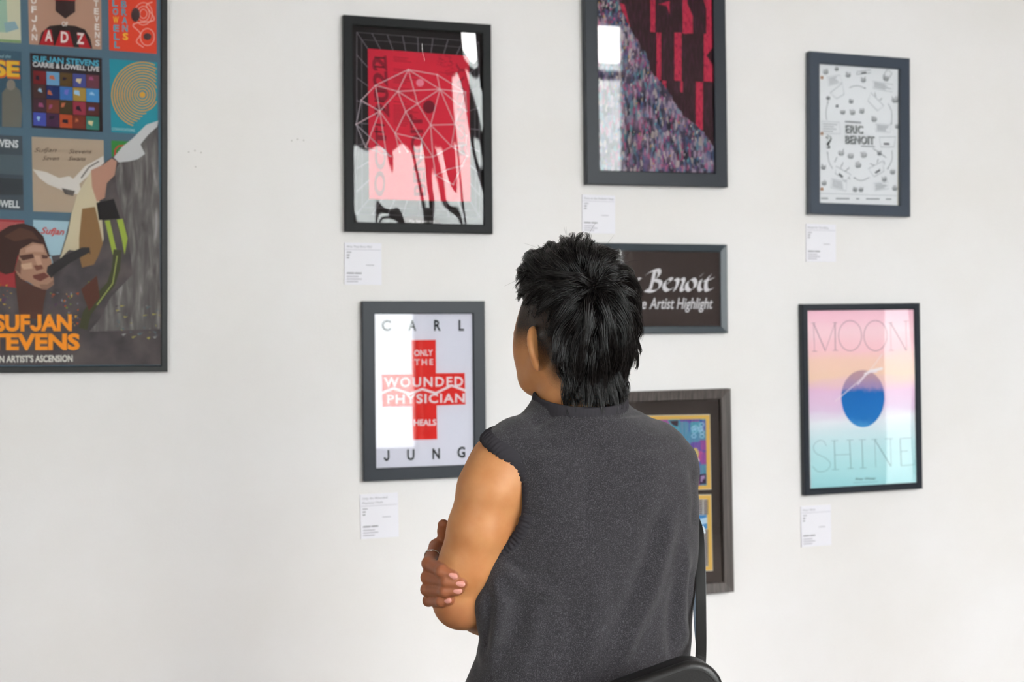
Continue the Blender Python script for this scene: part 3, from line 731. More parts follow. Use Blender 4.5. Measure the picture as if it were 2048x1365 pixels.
    for i, (c, k) in enumerate(zip('LOWELL', (0,0,1,0,0,0))): a.text('*letter', c, A(1135+i*4,62+i*84), A(1190+i*4,66+i*84), 12.5, '#e8b93f' if k else '#5aa3b8', bold=0.03)
    for i, (c, k) in enumerate(zip('BRANS', (0,0,0,0,1))): a.text('*letter', c, A(1225+i*4,72+i*82), A(1280+i*4,76+i*82), 13, '#e8b93f' if k else '#5aa3b8', bold=0.03)
    for r in (60, 40, 24): a.ring('cover_print', *A(1450,140), r/S*1.5, r/S*1.9, 1.2, '#e9b7ac', 24)
    a.circle('cover_print', *A(1370,150), 9, 14, '#4a3a3c', 18); a.circle('cover_print', *A(1490,370), 8, 7, '#4a3a3c', 18); a.ring('cover_print', *A(1490,375), 14, 17, 1.4, '#e9b7ac', 24)
    a.line('cover_print', [A(*p) for p in smooth_path([(1540,20),(1480,60),(1560,200),(1400,230),(1345,260),(1420,340),(1380,420),(1450,480)])], 1.6, '#e9b7ac')
    # row two
    a.text('*letter', 'ind the', A(-20,585), A(112,588), 7, '#9fc0cc', shear=0.3)
    a.text('*letter', 'SE', A(-60,775), A(205,790), 33, '#c9622e', bold=0.05); 
    a.poly('cover_print', [A(20,940),A(70,880),A(140,860),A(205,920),A(225,1100),A(215,1290),A(20,1282)], '#736f66'); a.circle('cover_print', *A(110,860), 9, 11, '#8b8379', 16)
    a.up(); a.text('*letter', 'SE', A(-66,760), A(196,772), 29, '#e2b53c', bold=0.04)
    a.text('*letter', 'SUFJAN STEVENS', A(330,622), A(1000,670), 11.5, '#55b2d0', bold=0.025)
    a.text('*letter', 'CARRIE & LOWELL LIVE', A(330,672), A(1002,724), 9.5, '#e9e2e2', bold=0.02)
    pal = [['#7a2527','#6f9fc4','#5c4426','#4a4f8f','#6f3d49'],['#4b3230','#1f2f63','#3e6fae','#a8873f','#4d8fc4'],['#4a2f38','#7a3f33','#4d3f2a','#a03a4c','#5a2f2c'],['#4a53a8','#4b2c48','#b9502f','#7a3529','#3f8073']]
    for j in range(4):
        for i in range(5):
            x0, y0 = 335+i*134, 715+j*140+i*10
            a.poly('cover_print', [A(x0,y0),A(x0+130,y0+9),A(x0+132,y0+143),A(x0+2,y0+134)], pal[j][i])
            h = pal[(j+1) % 4][(i+2) % 5]
    a.up()
    for j in range(4):
        for i in range(5):
            x0, y0 = 335+i*134+rnd.uniform(15, 60), 725+j*140+i*10+rnd.uniform(10, 60)
            a.poly('cover_print', [A(x0,y0),A(x0+rnd.uniform(20,55),y0+rnd.uniform(-5,12)),A(x0+rnd.uniform(15,60),y0+rnd.uniform(25,60)),A(x0-5,y0+rnd.uniform(20,50))], rnd.choice(['#c06a4a','#9fc4de','#d9c49a','#2a2030','#a04f78','#6f6fc0']))
    for r in range(1, 13):
        pts = [(1440/S+r*5.1*math.cos(t), 960/S+r*5.4*math.sin(t)) for t in [2*math.pi*i/60 for i in range(61)]]
        for p_, q_ in zip(pts[:-1], pts[1:]):
            if p_[0] < 313 and q_[0] < 313 and p_[0]+p_[1] < 520: a.line('cover_print', [p_, q_], 2.3, '#dfa14a')
    a.circle('cover_print', *A(1440,960), 4, 4, '#e2ab3c', 14)
    a.text('*letter', 'CONVOCATIONS', A(1132,1318), A(1362,1335), 5.5, '#bfe0e6')
    # row three and four
    a.text('*letter', 'SUFJAN STEVENS', B(-450,250), B(185,282), 15, '#e4e4e6', bold=0.03); a.text('*letter', 'CARRIE & LOWELL', B(-450,862), B(200,890), 14, '#e4e4e6', bold=0.03)
    a.poly('cover_print', [B(-440,330),B(228,360),B(235,560),B(-440,520)], '#5a676f'); a.poly('cover_print', [B(-440,560),B(232,600),B(236,760),B(-440,760)], '#3f4348')
    for st, p0, p1 in (('Sufjan',(345,325),(575,325)),('Stevens',(695,340),(930,340)),('Seven',(430,408),(600,410)),('Swans',(690,412),(870,415))):
        a.text('*letter', st, B(*p0), B(*p1), 8.5, '#5a4c44', shear=0.45)
    sw = '#d6cfca'
    a.poly('cover_print', [B(330,500),B(470,530),B(600,590),B(700,570),B(800,640),B(830,760),B(700,740),B(600,700),B(480,650),B(400,590)], sw)
    a.poly('cover_print', [B(740,600),B(860,470),B(1045,365),B(1052,440),B(900,560),B(800,650)], sw)
    a.up(); a.poly('cover_print', [B(620,690),B(760,720),B(740,770),B(660,750)], '#6a625f'); a.line('cover_print', [B(820,590),B(900,480),B(1000,420)], 3, '#7b7370')
    a.line('cover_print', [B(1160,420),B(1165,300),B(1200,265),B(1250,260)], 3, '#c0463c')
    for k in range(7): a.line('cover_print', [B(-440,1020+k*16),B(240,1045+k*14)], 1.2, '#d0837f')
    a.text('*letter', 'Sufjan', B(412,1150), B(650,1165), 13, '#c94f4a', shear=0.35, bold=0.02)
    # stage area over the squares
    a.up()
    a.poly('stage_photo', [B(1600,20),B(1480,50),B(1350,190),B(1200,330),B(1060,430),B(900,560),B(780,760),B(720,950),B(660,1200),B(610,1365),C(520,60),C(560,240),C(400,420),C(-450,300),C(-2200,300),C(-2200,1170),C(1650,1165),C(1615,700)], stage)
    a.up()
    a.poly('feather_area', [B(1590,70),B(1450,150),B(1310,260),B(1230,400),B(1160,520),B(1180,700),B(1230,900),B(1290,1150),B(1320,1365),C(1340,250),C(1120,480),C(1010,700),C(900,830),C(1630,800),C(1620,300),B(1615,800)], feather)
    skin, cream = '#b58a78', '#c9bca2'
    a.up()
    a.poly('raised_arm', [B(1000,520),B(920,520),B(860,620),B(780,760),B(720,960),B(690,1140),B(620,1365),C(600,100),C(700,0),B(1000,1365),B(1050,1200),B(1020,900),B(980,720)], cream)
    a.poly('raised_arm', [B(830,900),B(960,880),B(1000,1050),B(1040,1250),B(1000,1365),C(950,150),C(830,180),C(800,60),B(800,1200)], '#8f6d4a')
    a.up()
    a.poly('raised_arm', [B(920,510),B(1050,450),B(1130,390),B(1180,420),B(1160,560),B(1080,640),B(1060,790),B(980,830),B(930,680)], skin)
    a.poly('raised_arm', [B(1600,10),B(1480,50),B(1340,190),B(1240,270),B(1150,380),B(1200,430),B(1300,420),B(1390,400),B(1465,345),B(1420,250),B(1500,150),B(1590,70)], '#c9c7c8')
    a.poly('raised_arm', [B(975,840),B(1150,800),B(1215,1000),B(1000,1015)], '#2c2829')
    a.up()
    for p in (((1060,1020),(1110,1015),(1150,1200),(1190,1365),(1140,1365)),((1180,1010),(1240,1000),(1290,1200),(1260,1365),(1230,1200))): a.poly('costume', [B(*k) for k in p], '#9fae4a')
    a.line('costume', [C(1190,0),C(1170,200),C(1120,350),C(1000,480),C(880,640),C(840,800)], 16, '#4a4a34'); a.up(); a.line('costume', [C(1185,60),C(1140,340),C(980,560)], 2.5, '#9aa15a')
    a.line('costume', [C(905,320),C(905,600)], 5, '#6f7a3a'); a.poly('costume', [C(820,400),C(980,260),C(1010,480),C(900,620)], '#5f3a30')
    for k in range(60):
        x, y = rnd.uniform(450, 800), rnd.uniform(430, 780); a.poly('costume', [C(x,y),C(x+rnd.uniform(8,30),y+rnd.uniform(-8,8)),C(x+rnd.uniform(0,20),y+rnd.uniform(8,30))], rnd.choice(['#b5532f','#7a8a3f','#c9a04a','#5a3a5a','#8f8f9a']))
    for k in range(40):
        x, y = rnd.uniform(1150, 1600), rnd.uniform(560, 900); a.poly('costume', [C(x,y),C(x+rnd.uniform(10,60),y+rnd.uniform(-10,14)),C(x+rnd.uniform(0,30),y+rnd.uniform(6,24))], rnd.choice(['#8a8584','#5d6a70','#a89a55','#4a4346','#9a9796']))
    for k in range(16):
        x, y = rnd.uniform(-100, 130), rnd.uniform(330, 640); a.poly('costume', [C(x,y),C(x+rnd.uniform(10,40),y+rnd.uniform(-10,10)),C(x+rnd.uniform(0,20),y+rnd.uniform(8,30))], rnd.choice(['#b5532f','#7a8a3f','#c9a04a','#5a3a5a']))
    # generic singer: hair, face, neck, microphone
    hr = '#47312d'
    a.poly('singer_hair', [B(0,1130),B(100,1070),B(230,1045),B(350,1085),B(440,1180),B(500,1365),C(520,60),C(460,90),C(300,-20),C(180,60),C(140,230),C(60,250),C(-60,200),C(-60,0)], hr)
    a.up()
    a.poly('singer_face', [C(185,90),B(205,1310),B(330,1240),B(440,1260),B(480,1365),C(520,100),C(535,240),C(545,350),C(480,400),C(370,385),C(300,330),C(200,290),C(150,200)], '#a9836f')
    a.poly('singer_face', [C(150,220),C(210,290),C(330,360),C(470,410),C(440,560),C(430,700),C(200,700),C(170,450)], '#5b3d36')
    a.up()
    a.poly('singer_face', [C(190,60),C(330,40),C(350,80),C(230,110)], '#5d3f38'); a.poly('singer_face', [C(420,50),C(490,60),C(480,90),C(430,90)], '#5d3f38')
    a.poly('singer_face', [C(340,160),C(420,150),C(440,190),C(370,215)], '#7a4f42'); a.poly('singer_face', [C(330,260),C(450,230),C(500,270),C(410,320),C(340,290)], '#74443d')
    a.poly('singer_face', [C(200,150),C(320,130),C(330,190),C(240,200)], '#c9a68d')
    a.poly('singer_face', [C(420,400),C(470,405),C(540,350),C(545,300),C(480,350),C(400,350)], '#8d6c5c'); a.poly('singer_face', [C(185,90),C(215,120),C(210,250),C(150,200)], '#7d5a4d')
    a.poly('singer_face', [C(340,60),C(400,60),C(430,150),C(380,160)], '#c09a84'); a.poly('singer_hair', [B(40,1180),B(200,1090),B(330,1130),B(400,1220),B(300,1200),B(150,1230)], '#5d3f36')
    a.poly('singer_face', [B(260,1300),B(340,1262),B(430,1275),B(450,1340),C(350,20),C(260,30)], '#bd9884')
    a.up(); a.poly('microphone', [C(470,230),C(480,170),C(650,60),B(830,1290),B(905,1290),B(915,1365),C(900,30),C(700,140),C(560,240),C(520,290)], '#3b3738')
    # bottom lettering
    a.up(); og = '#f09a2e'
    a.text('*letter', 'SUFJAN', C(-52,818), C(728,812), 31, og, bold=0.045); a.text('*letter', 'STEVENS', C(-235,1008), C(808,1005), 31, og, bold=0.045)
    a.text('*letter', "AN ARTIST'S ASCENSION", C(-60,1138), C(735,1130), 13, '#e4ded6', bold=0.03)
    a.build(e)
glass_mat('satin_acrylic', 1.45, 0.12)
build_concert_poster()

# ---------------------------------------------------------------- caption cards
card_m = mat('white_card', '#ecebf3', 0.6, 0.25)
def build_card(px0, py0, px1, py1, title, label, tilt=0.0):
    d = 0.004
    xa, za = px_wall(px0, py0, -d); xb, zb = px_wall(px1, py1, -d)
    cx, cz, w_, h_ = (xa+xb)/2, (za+zb)/2, xb-xa, za-zb
    e = empty('caption_card', (cx, 0, cz), (0, -math.radians(tilt), 0)); tag(e, label, 'card', 'white caption cards under the pictures')
    v, f = box_vf(-w_/2, w_/2, -d, -0.0005, -h_/2, h_/2)
    obj('card_stock', v, f, card_m, e)
    a = Art(0, 0, 0, -d-0.0002)
    G = {}
    def T(st, u0, u1, v0, cap, c, bold=0.0):
        V, Fc = text_vf(st, bold); x0, x1 = V[:, 0].min(), V[:, 0].max()
        k = cap/caph()
        a._add('small_print', [((u0-.5)*w_ + (q_[0]-x0)/(x1-x0)*(u1-u0)*w_, (0.5-v0)*h_ + q_[1]*k) for q_ in V], Fc, c)
    def B(u0, u1, v0, t, c): a.poly('small_print', [((u0-.5)*w_, (.5-v0)*h_), ((u1-.5)*w_, (.5-v0)*h_), ((u1-.5)*w_, (.5-v0-t)*h_), ((u0-.5)*w_, (.5-v0-t)*h_)], c, local=True)
    a.up(); g1, g2 = '#77757f', '#a5a3ad'
    n = len(title)
    for i, (st, wd) in enumerate(title): T(st, .06, .06+wd, .115+.10*i, 0.0052, g1)
    base = .16 + .10*(n-1)
    B(.02, .98, base, .012, '#c4c2cc')
    for k, wd in enumerate((.13, .08, .07)): B(.06, .06+wd, base+.06+.065*k, .022, g2 if k == 0 else g1)
    for k, wd in enumerate((.17, .03)): pass
    B(.06, .26, .715, .026, g1); B(.28, .46, .715, .026, g1)
    for k, wd in enumerate((.31, .40, .30)): B(.06, .06+wd, .80+.058*k, .018, g2)
    B(.58, .80, .525, .014, g2)
    a.build(e)['kind'] = 'stuff'
build_card(688.5, 485.5, 763.5, 570, [('Was That Even Me?', .68)], 'white caption card titled Was That Even Me, under the red wireframe poster', -0.3)
build_card(720.5, 989.5, 797, 1074.5, [('Only the Wounded', .66), ('Physician Heals', .54)], 'white caption card titled Only the Wounded Physician Heals, under the red cross poster', 0.8)
build_card(1164, 389.5, 1230.5, 467.5, [('Party at the Rubbish Heap', .90)], 'white caption card between the crimson rubble poster and the dark hair', -0.4)
build_card(1612, 448, 1672, 524, [('Recipe for Doodling', .68)], 'white caption card below the blue-black framed doodle sheet', -0.4)
build_card(1602, 1013.5, 1662.5, 1091, [('Moon Shine', .42)], 'white caption card below the pastel MOON SHINE poster', 0.5)

# small nail holes left in the wall paint
hole_m = mat('nail_hole', '#8f8a83', 0.9, 0.1)
NH = [(377.7,304.5),(389.7,301.5),(402.3,305.5),(391,334),(583.2,281.5),(595.5,278.5),(607.2,281)]
for (px, py) in NH:
    x, z = px_wall(px, py, -0.0003); n_ = 10
    V = [(x+0.0016*math.cos(2*math.pi*i/n_), -0.0005, z+0.0016*math.sin(2*math.pi*i/n_)) for i in range(n_)] + [(x, 0.0, z)]
    o = obj('nail_hole', V, [(i, (i+1) % n_, n_) for i in range(n_)] + [tuple(range(n_))[::-1]], hole_m, bpy.data.objects['wall_front'])
# =================================================================== the person
D0 = 2.05                                   # distance of the person from the camera
def pp(px, py, dz=0.0):
    """camera-frame point (right, up, away) for a photograph position at the person's distance"""
    c = D0+dz
    return np.array([(px-1024.0)/F_PX*c, -(py-682.5)/F_PX*c, c])
def to_world(Q):
    Q = np.asarray(Q, float)
    return CAM + Q[:, 0:1]*RT + Q[:, 1:2]*UP + Q[:, 2:3]*FW
def to_px(Q):
    return 1024+F_PX*Q[:, 0]/Q[:, 2], 682.5-F_PX*Q[:, 1]/Q[:, 2]
def smin(a, b, k):
    if k <= 0: return np.minimum(a, b)
    h = np.clip(0.5+0.5*(b-a)/k, 0, 1)
    return b+(a-b)*h-k*h*(1-h)
class Field:
    def __init__(s, lo, hi, h):
        s.lo, s.h = np.array(lo, np.float64), h
        s.n = np.ceil((np.array(hi)-s.lo)/h).astype(int)+1
        s.f = np.full(s.n, 0.15, np.float32)
        s.ax = [(s.lo[i]+h*np.arange(s.n[i])).astype(np.float32) for i in range(3)]
    def sub(s, lo, hi):
        i0 = np.clip(((np.array(lo)-s.lo)/s.h).astype(int), 0, s.n-1); i1 = np.clip(((np.array(hi)-s.lo)/s.h).astype(int)+2, 1, s.n)
        sl = tuple(slice(a, b) for a, b in zip(i0, i1))
        return sl, s.ax[0][sl[0]][:, None, None], s.ax[1][sl[1]][None, :, None], s.ax[2][sl[2]][None, None, :]
    def put(s, fn, lo, hi, k=0.0, cut=False):
        sl, X, Y, Z = s.sub(lo, hi)
        if 0 in s.f[sl].shape: return
        d = fn(X, Y, Z).astype(np.float32)
        s.f[sl] = -smin(-s.f[sl], d, k) if cut else smin(s.f[sl], d, k)
    def cap(s, p, q, r1, r2, k=0.0, m=0.03):
        p, q = np.asarray(p), np.asarray(q); e = q-p; L2 = float(e@e)+1e-12; R = max(r1, r2)+m
        def fn(X, Y, Z):
            x, y, z = X-p[0], Y-p[1], Z-p[2]
            t = np.clip((x*e[0]+y*e[1]+z*e[2])/L2, 0, 1)
            return np.sqrt((x-t*e[0])**2+(y-t*e[1])**2+(z-t*e[2])**2)-(r1+t*(r2-r1))
        s.put(fn, np.minimum(p, q)-R, np.maximum(p, q)+R, k)
    def chain(s, pts, k=0.0, kin=0.01):
        """tapered limb through (point, radius) pairs: built on its own grid box, then joined with blend k"""
        P = np.array([p for p, _ in pts]); r = [q for _, q in pts]; R = max(r)+0.03
        def fn(X, Y, Z):
            d = None
            for i in range(len(P)-1):
                p, e = P[i], P[i+1]-P[i]; L2 = float(e@e)+1e-12
                x, y, z = X-p[0], Y-p[1], Z-p[2]
                t = np.clip((x*e[0]+y*e[1]+z*e[2])/L2, 0, 1)
                dd = np.sqrt((x-t*e[0])**2+(y-t*e[1])**2+(z-t*e[2])**2)-(r[i]+t*(r[i+1]-r[i]))
                d = dd if d is None else smin(d, dd, kin)
            return d
        s.put(fn, P.min(0)-R, P.max(0)+R, k)
    def ell(s, c, axes, rad, k=0.0, cut=False, m=0.03):
        R = max(rad)+m; A = [np.asarray(v)/np.linalg.norm(v) for v in axes]
        def fn(X, Y, Z):
            x, y, z = X-c[0], Y-c[1], Z-c[2]
            u = [(x*v[0]+y*v[1]+z*v[2]) for v in A]
            k0 = np.sqrt(sum((ui/ri)**2 for ui, ri in zip(u, rad))); k1 = np.sqrt(sum((ui/ri**2)**2 for ui, ri in zip(u, rad)))
            return k0*(k0-1)/(k1+1e-6)
        s.put(fn, c-R, c+R, k, cut)
    def sample(s, P):
        g = (P-s.lo)/s.h; i = np.clip(np.floor(g).astype(int), 0, s.n-2); t = g-i; out = 0
        for dx in (0, 1):
            for dy in (0, 1):
                for dz in (0, 1):
                    w_ = (t[:, 0] if dx else 1-t[:, 0])*(t[:, 1] if dy else 1-t[:, 1])*(t[:, 2] if dz else 1-t[:, 2])
                    out = out+w_*s.f[i[:, 0]+dx, i[:, 1]+dy, i[:, 2]+dz]
        return out
    def grad(s, P, e=None):
        e = e or s.h
        g = np.stack([s.sample(P+np.eye(3)[i]*e)-s.sample(P-np.eye(3)[i]*e) for i in range(3)], -1)
        return g/(np.linalg.norm(g, axis=1, keepdims=True)+1e-9)
    def mesh(s):
        """surface nets"""
        f = s.f; neg = f < 0; n = s.n
        c = np.zeros(tuple(n-1), np.int8)
        for dx in (0, 1):
            for dy in (0, 1):
                for dz in (0, 1): c += neg[dx:n[0]-1+dx, dy:n[1]-1+dy, dz:n[2]-1+dz]
        act = np.argwhere((c > 0) & (c < 8)); idx = np.full(tuple(n-1), -1, np.int32); idx[tuple(act.T)] = np.arange(len(act))
        cor = [(dx, dy, dz) for dx in (0, 1) for dy in (0, 1) for dz in (0, 1)]
        val = np.stack([f[act[:, 0]+a, act[:, 1]+b, act[:, 2]+d] for a, b, d in cor], -1)
        S = np.zeros((len(act), 3)); N = np.zeros(len(act))
        for i in range(8):
            for j in range(i+1, 8):
                if sum(abs(cor[i][k]-cor[j][k]) for k in range(3)) != 1: continue
                a, b = val[:, i], val[:, j]; mk = (a < 0) != (b < 0)
                t = np.where(mk, a/np.where(mk, a-b, 1), 0)[:, None]
                S += mk[:, None]*(np.array(cor[i])+t*(np.array(cor[j])-np.array(cor[i]))); N += mk
        V = s.lo+s.h*(act+S/N[:, None])
        Q = []
        for ax in range(3):
            o1, o2 = (ax+1) % 3, (ax+2) % 3
            sl0 = [slice(1, n[k]-1) for k in range(3)]; sl1 = list(sl0); sl0[ax] = slice(0, n[ax]-1); sl1[ax] = slice(1, n[ax])
            a, b = neg[tuple(sl0)], neg[tuple(sl1)]
            e = np.argwhere(a != b); s0 = a[tuple(e.T)]
            off = np.ones(3, int); off[ax] = 0; e = e+off
            def cell(d1, d2):
                q = e.copy(); q[:, o1] -= d1; q[:, o2] -= d2
                return idx[tuple(q.T)]
            quad = np.stack([cell(1, 1), cell(0, 1), cell(0, 0), cell(1, 0)], -1)
            quad = np.where(s0[:, None], quad, quad[:, ::-1]); Q.append(quad)
        Q = np.concatenate(Q); Q = Q[(Q >= 0).all(1)]
        return V, Q
def mesh_np(name, V, Q, mt, parent=None, smooth=True, attrs=None):
    me = bpy.data.meshes.new(name); V = np.asarray(V, np.float32); Q = np.asarray(Q, np.int32); k = Q.shape[1]
    me.vertices.add(len(V)); me.vertices.foreach_set('co', V.ravel())
    me.loops.add(Q.size); me.loops.foreach_set('vertex_index', Q.ravel())
    me.polygons.add(len(Q)); me.polygons.foreach_set('loop_start', np.arange(0, Q.size, k, dtype=np.int32))
    me.polygons.foreach_set('use_smooth', np.full(len(Q), smooth))
    me.materials.append(mt); me.update(calc_edges=True); me.validate()
    for nm, arr in (attrs or {}).items():
        at = me.attributes.new(nm, 'FLOAT', 'POINT'); at.data.foreach_set('value', np.asarray(arr, np.float32))
    o = bpy.data.objects.new(name, me); COL.objects.link(o)
    if parent is not None: o.parent = parent
    return o
def vnormals(V, Q):
    n = np.cross(V[Q[:, 2]]-V[Q[:, 0]], V[Q[:, 3]]-V[Q[:, 1]]); N = np.zeros_like(V)
    for j in range(4): np.add.at(N, Q[:, j], n)
    return N/(np.linalg.norm(N, axis=1, keepdims=True)+1e-12)
def relax(V, Q, it, w_=0.5):
    for _ in range(it):
        S = np.zeros_like(V); C = np.zeros(len(V))
        for a, b in ((0, 1), (1, 2), (2, 3), (3, 0)):
            np.add.at(S, Q[:, a], V[Q[:, b]]); np.add.at(C, Q[:, a], 1); np.add.at(S, Q[:, b], V[Q[:, a]]); np.add.at(C, Q[:, b], 1)
        V = V*(1-w_)+w_*S/np.maximum(C, 1)[:, None]
    return V
def axes_yaw(deg):
    a = math.radians(deg); F_ = np.array([-math.sin(a), 0, math.cos(a)]); L_ = np.array([-math.cos(a), 0, -math.sin(a)])
    return F_, L_, np.array([0.0, 1.0, 0.0])
FT, LT, VV = axes_yaw(20)                   # torso faces away and to its left
FH, LH, _ = axes_yaw(35)                    # head turned further left
HC = pp(1148, 628, 0.005)
mpx = D0/F_PX
base_w = to_world([pp(1165, 1000, 0.0)])[0]; BASE = np.array([base_w[0], base_w[1], 0.0])
person = empty('person', BASE)
tag(person, 'person in a charcoal sleeveless vest with black mullet hair, arms crossed, back to camera', 'person')
loc = lambda Q: to_world(Q)-BASE

# torso outline: photo row, left and right edge of the vest, depth half size
TORSO = np.array([(820,1100,1235,.066),(845,1070,1285,.076),(870,1015,1335,.088),(905,980,1374,.098),(950,976,1394,.104),(1000,976,1401,.107),(1050,976,1402,.107),(1100,974,1401,.106),
                  (1150,968,1398,.104),(1200,953,1396,.103),(1230,954,1392,.103),(1265,963,1389,.103),(1310,955,1385,.105),(1365,932,1381,.108),(1430,915,1380,.112),(1520,905,1385,.116)], float)
def torso_fn(shrink=0.0, top=None):
    tb = -(TORSO[:, 0]-682.5)*mpx; ta = ((TORSO[:, 1]+TORSO[:, 2])/2-1024)*mpx; hw = (TORSO[:, 2]-TORSO[:, 1])/2*mpx-shrink; rz = TORSO[:, 3]-shrink
    o = np.argsort(tb)
    cT, sT = math.cos(math.radians(20)), math.sin(math.radians(20))
    def fn(X, Y, Z):
        y = Y.ravel(); A = np.interp(y, tb[o], ta[o]); H = np.interp(y, tb[o], hw[o]); D = np.interp(y, tb[o], rz[o])
        rx = np.sqrt(np.maximum(H**2-(D*sT)**2, 1e-4))/cT
        sh = (1, -1, 1); A, D, rx = A.reshape(sh), D.reshape(sh), rx.reshape(sh)
        x0, z0 = X-A, Z-(D0+0.012)
        u = np.abs(x0*cT+z0*sT)/rx; v = np.abs(-x0*sT+z0*cT)/D
        r = (u**2.3+v**2.3)**(1/2.3)
        d = (r-1)*np.minimum(rx, D)
        return d
    return fn, tb

def build_body():
    lo = pp(822, 1430, -0.16); hi = pp(1432, 480, 0.30)
    B = Field([lo[0], -(1425-682.5)*mpx, D0-0.155], [hi[0]+0.02, 0.165, D0+0.30], 0.002)
    # torso under the vest
    fn, tb = torso_fn(0.014)
    B.put(fn, [-9, -0.60, 0], [9, -(850-682.5)*mpx, 9])
    # shoulders
    B.chain([(pp(1004, 928, -0.05), .043), (pp(1080, 880, -0.02), .036), (pp(1165, 858, 0.0), .05), (pp(1260, 880, 0.03), .036), (pp(1322, 928, 0.06), .043)], 0.03, 0.02)
    # neck and head
    B.chain([(HC-VV*0.06-FH*0.012, .056), (pp(1152, 770, -0.002), .056), (pp(1160, 850, 0.0), .064)], 0.02, 0.02)
    B.ell(HC+VV*0.0, (LH, FH, VV), (.074, .094, .098), 0.012)
    B.ell(HC+FH*0.052-VV*0.052, (LH, FH, VV), (.074, .050, .086), 0.022)
    for s_ in (1, -1):
        B.chain([(HC+LH*s_*0.056+FH*0.012-VV*0.080, .018), (HC+LH*s_*0.045+FH*0.050-VV*0.106, .017), (HC+FH*0.080-VV*0.122, .017)], 0.02, 0.01)
        B.ell(HC+LH*s_*0.034+FH*0.086-VV*0.032, (LH, FH, VV), (.018, .012, .012), 0.014)
        B.ell(HC+LH*s_*0.029+FH*0.106-VV*0.006, (LH, FH, VV), (.014, .009, .009), 0.006, cut=True)
        # ear: back of the shell, rim and lobe
        LL = LH*s_
        Pd = -FH*0.45+LL*0.89; Pd /= np.linalg.norm(Pd); Vd = VV*0.985+FH*0.17; Vd /= np.linalg.norm(Vd); Nd = np.cross(Pd, Vd)
        ec = HC+LL*0.075-FH*0.002-VV*0.052
        B.ell(ec+Pd*0.006, (Pd, Vd, Nd), (.016, .030, .0052), 0.006)
        rim = [(ec+Pd*(0.004+0.0165*math.cos(t)*(1.0 if math.sin(t) > 0 else .8))+Vd*(0.027*math.sin(t)), .0042) for t in np.linspace(-1.45, 2.1, 12)]
        B.chain(rim, 0.004, 0.003)
        B.ell(ec-Vd*0.030+Pd*0.004, (Pd, Vd, Nd), (.008, .009, .0055), 0.005)
        B.chain([(HC+LL*0.066-FH*0.004-VV*0.035, .012), (HC+LL*0.064-FH*0.004-VV*0.070, .011)], 0.012, 0.01)
    B.chain([(HC+FH*0.098-VV*0.012, .007), (HC+FH*0.118-VV*0.052, .0105)], 0.008)
    B.chain([(HC+LH*0.020+FH*0.100-VV*0.083, .006), (HC+FH*0.106-VV*0.082, .0075), (HC-LH*0.020+FH*0.100-VV*0.083, .006)], 0.006)
    # left arm and tucked hand
    B.chain([(pp(1001, 930, -0.052), .0445), (pp(981, 980, -0.062), .0475), (pp(957, 1060, -0.068), .0440), (pp(936, 1130, -0.064), .0415), (pp(925, 1200, -0.048), .0395)], 0.022, 0.02)
    B.ell(pp(914, 1204, -0.052), (LT, FT, VV), (.028, .030, .028), 0.02)
    B.chain([(pp(924, 1203, -0.045), .0405), (pp(968, 1219, 0.03), .0385), (pp(1060, 1212, 0.12), .034), (pp(1160, 1180, 0.19), .027)], 0.018, 0.015)
    B.ell(pp(1205, 1165, 0.20), (np.array([1., .35, .2]), VV, FT), (.045, .03, .014), 0.02)
    for i in range(4): B.chain([(pp(1232, 1150+i*13, 0.205), .009), (pp(1275, 1138+i*15, 0.205), .0085), (pp(1305, 1140+i*16, 0.19), .0075)], 0.004, 0.004)
    B.chain([(pp(1195, 1145, 0.205), .011), (pp(1225, 1115, 0.205), .009)], 0.008)
    # right upper arm and forearm, crossing in front
    B.chain([(pp(1322, 930, 0.05), .044), (pp(1322, 1020, 0.10), .043), (pp(1325, 1150, 0.16), .039)], 0.022, 0.02)
    B.chain([(pp(1325, 1155, 0.16), .039), (pp(1190, 1190, 0.235), .037), (pp(1040, 1160, 0.17), .031), (pp(935, 1122, 0.075), .0255)], 0.015, 0.02)
    # right hand round the left elbow: own field so that the touching skin keeps its crease
    H = Field(pp(822, 1235, -0.14)-0.01, pp(975, 1020, 0.13)+0.02, 0.002)
    H.lo = B.lo+np.round((H.lo-B.lo)/0.002)*0.002; H.ax = [(H.lo[i]+0.002*np.arange(H.n[i])).astype(np.float32) for i in range(3)]
    H.chain([(pp(1040, 1160, 0.17), .031), (pp(935, 1122, 0.075), .0255), (pp(915, 1118, 0.060), .0245)], 0, 0.01)
    mcp = [pp(873, 1094, 0.006), pp(866, 1121, 0.008), pp(864, 1149, 0.006), pp(868, 1175, 0.002)]
    for q in mcp: H.chain([(pp(912, 1122, 0.055), .018), (q, .0125)], 0.012, 0.01)
    fg = [[(mcp[0], .0118), (pp(857.5, 1128, -0.056), .0104), (pp(884, 1143.5, -0.0935), .0092), (pp(908, 1153, -0.1035), .0078)],
          [(mcp[1], .0118), (pp(855, 1156, -0.056), .0100), (pp(893, 1164, -0.0985), .0090), (pp(922, 1168.5, -0.1060), .0076)],
          [(mcp[2], .0112), (pp(854, 1180, -0.053), .0094), (pp(890, 1183, -0.0960), .0085), (pp(917, 1182.5, -0.1040), .0072)],
          [(mcp[3], .0104), (pp(857, 1202, -0.046), .0085), (pp(882, 1204, -0.0850), .0076), (pp(899, 1201.5, -0.0940), .0064)]]
    for c in fg: H.chain(c, 0.0022, 0.005)
    H.chain([(pp(910, 1108, 0.05), .015), (pp(893, 1082, 0.020), .0125), (pp(889, 1064, 0.006), .0105), (pp(887, 1051, -0.002), .0094)], 0.008, 0.006)
    i0 = np.round((H.lo-B.lo)/0.002).astype(int)
    a0 = np.maximum(i0, 0); a1 = np.minimum(i0+H.n, B.n)
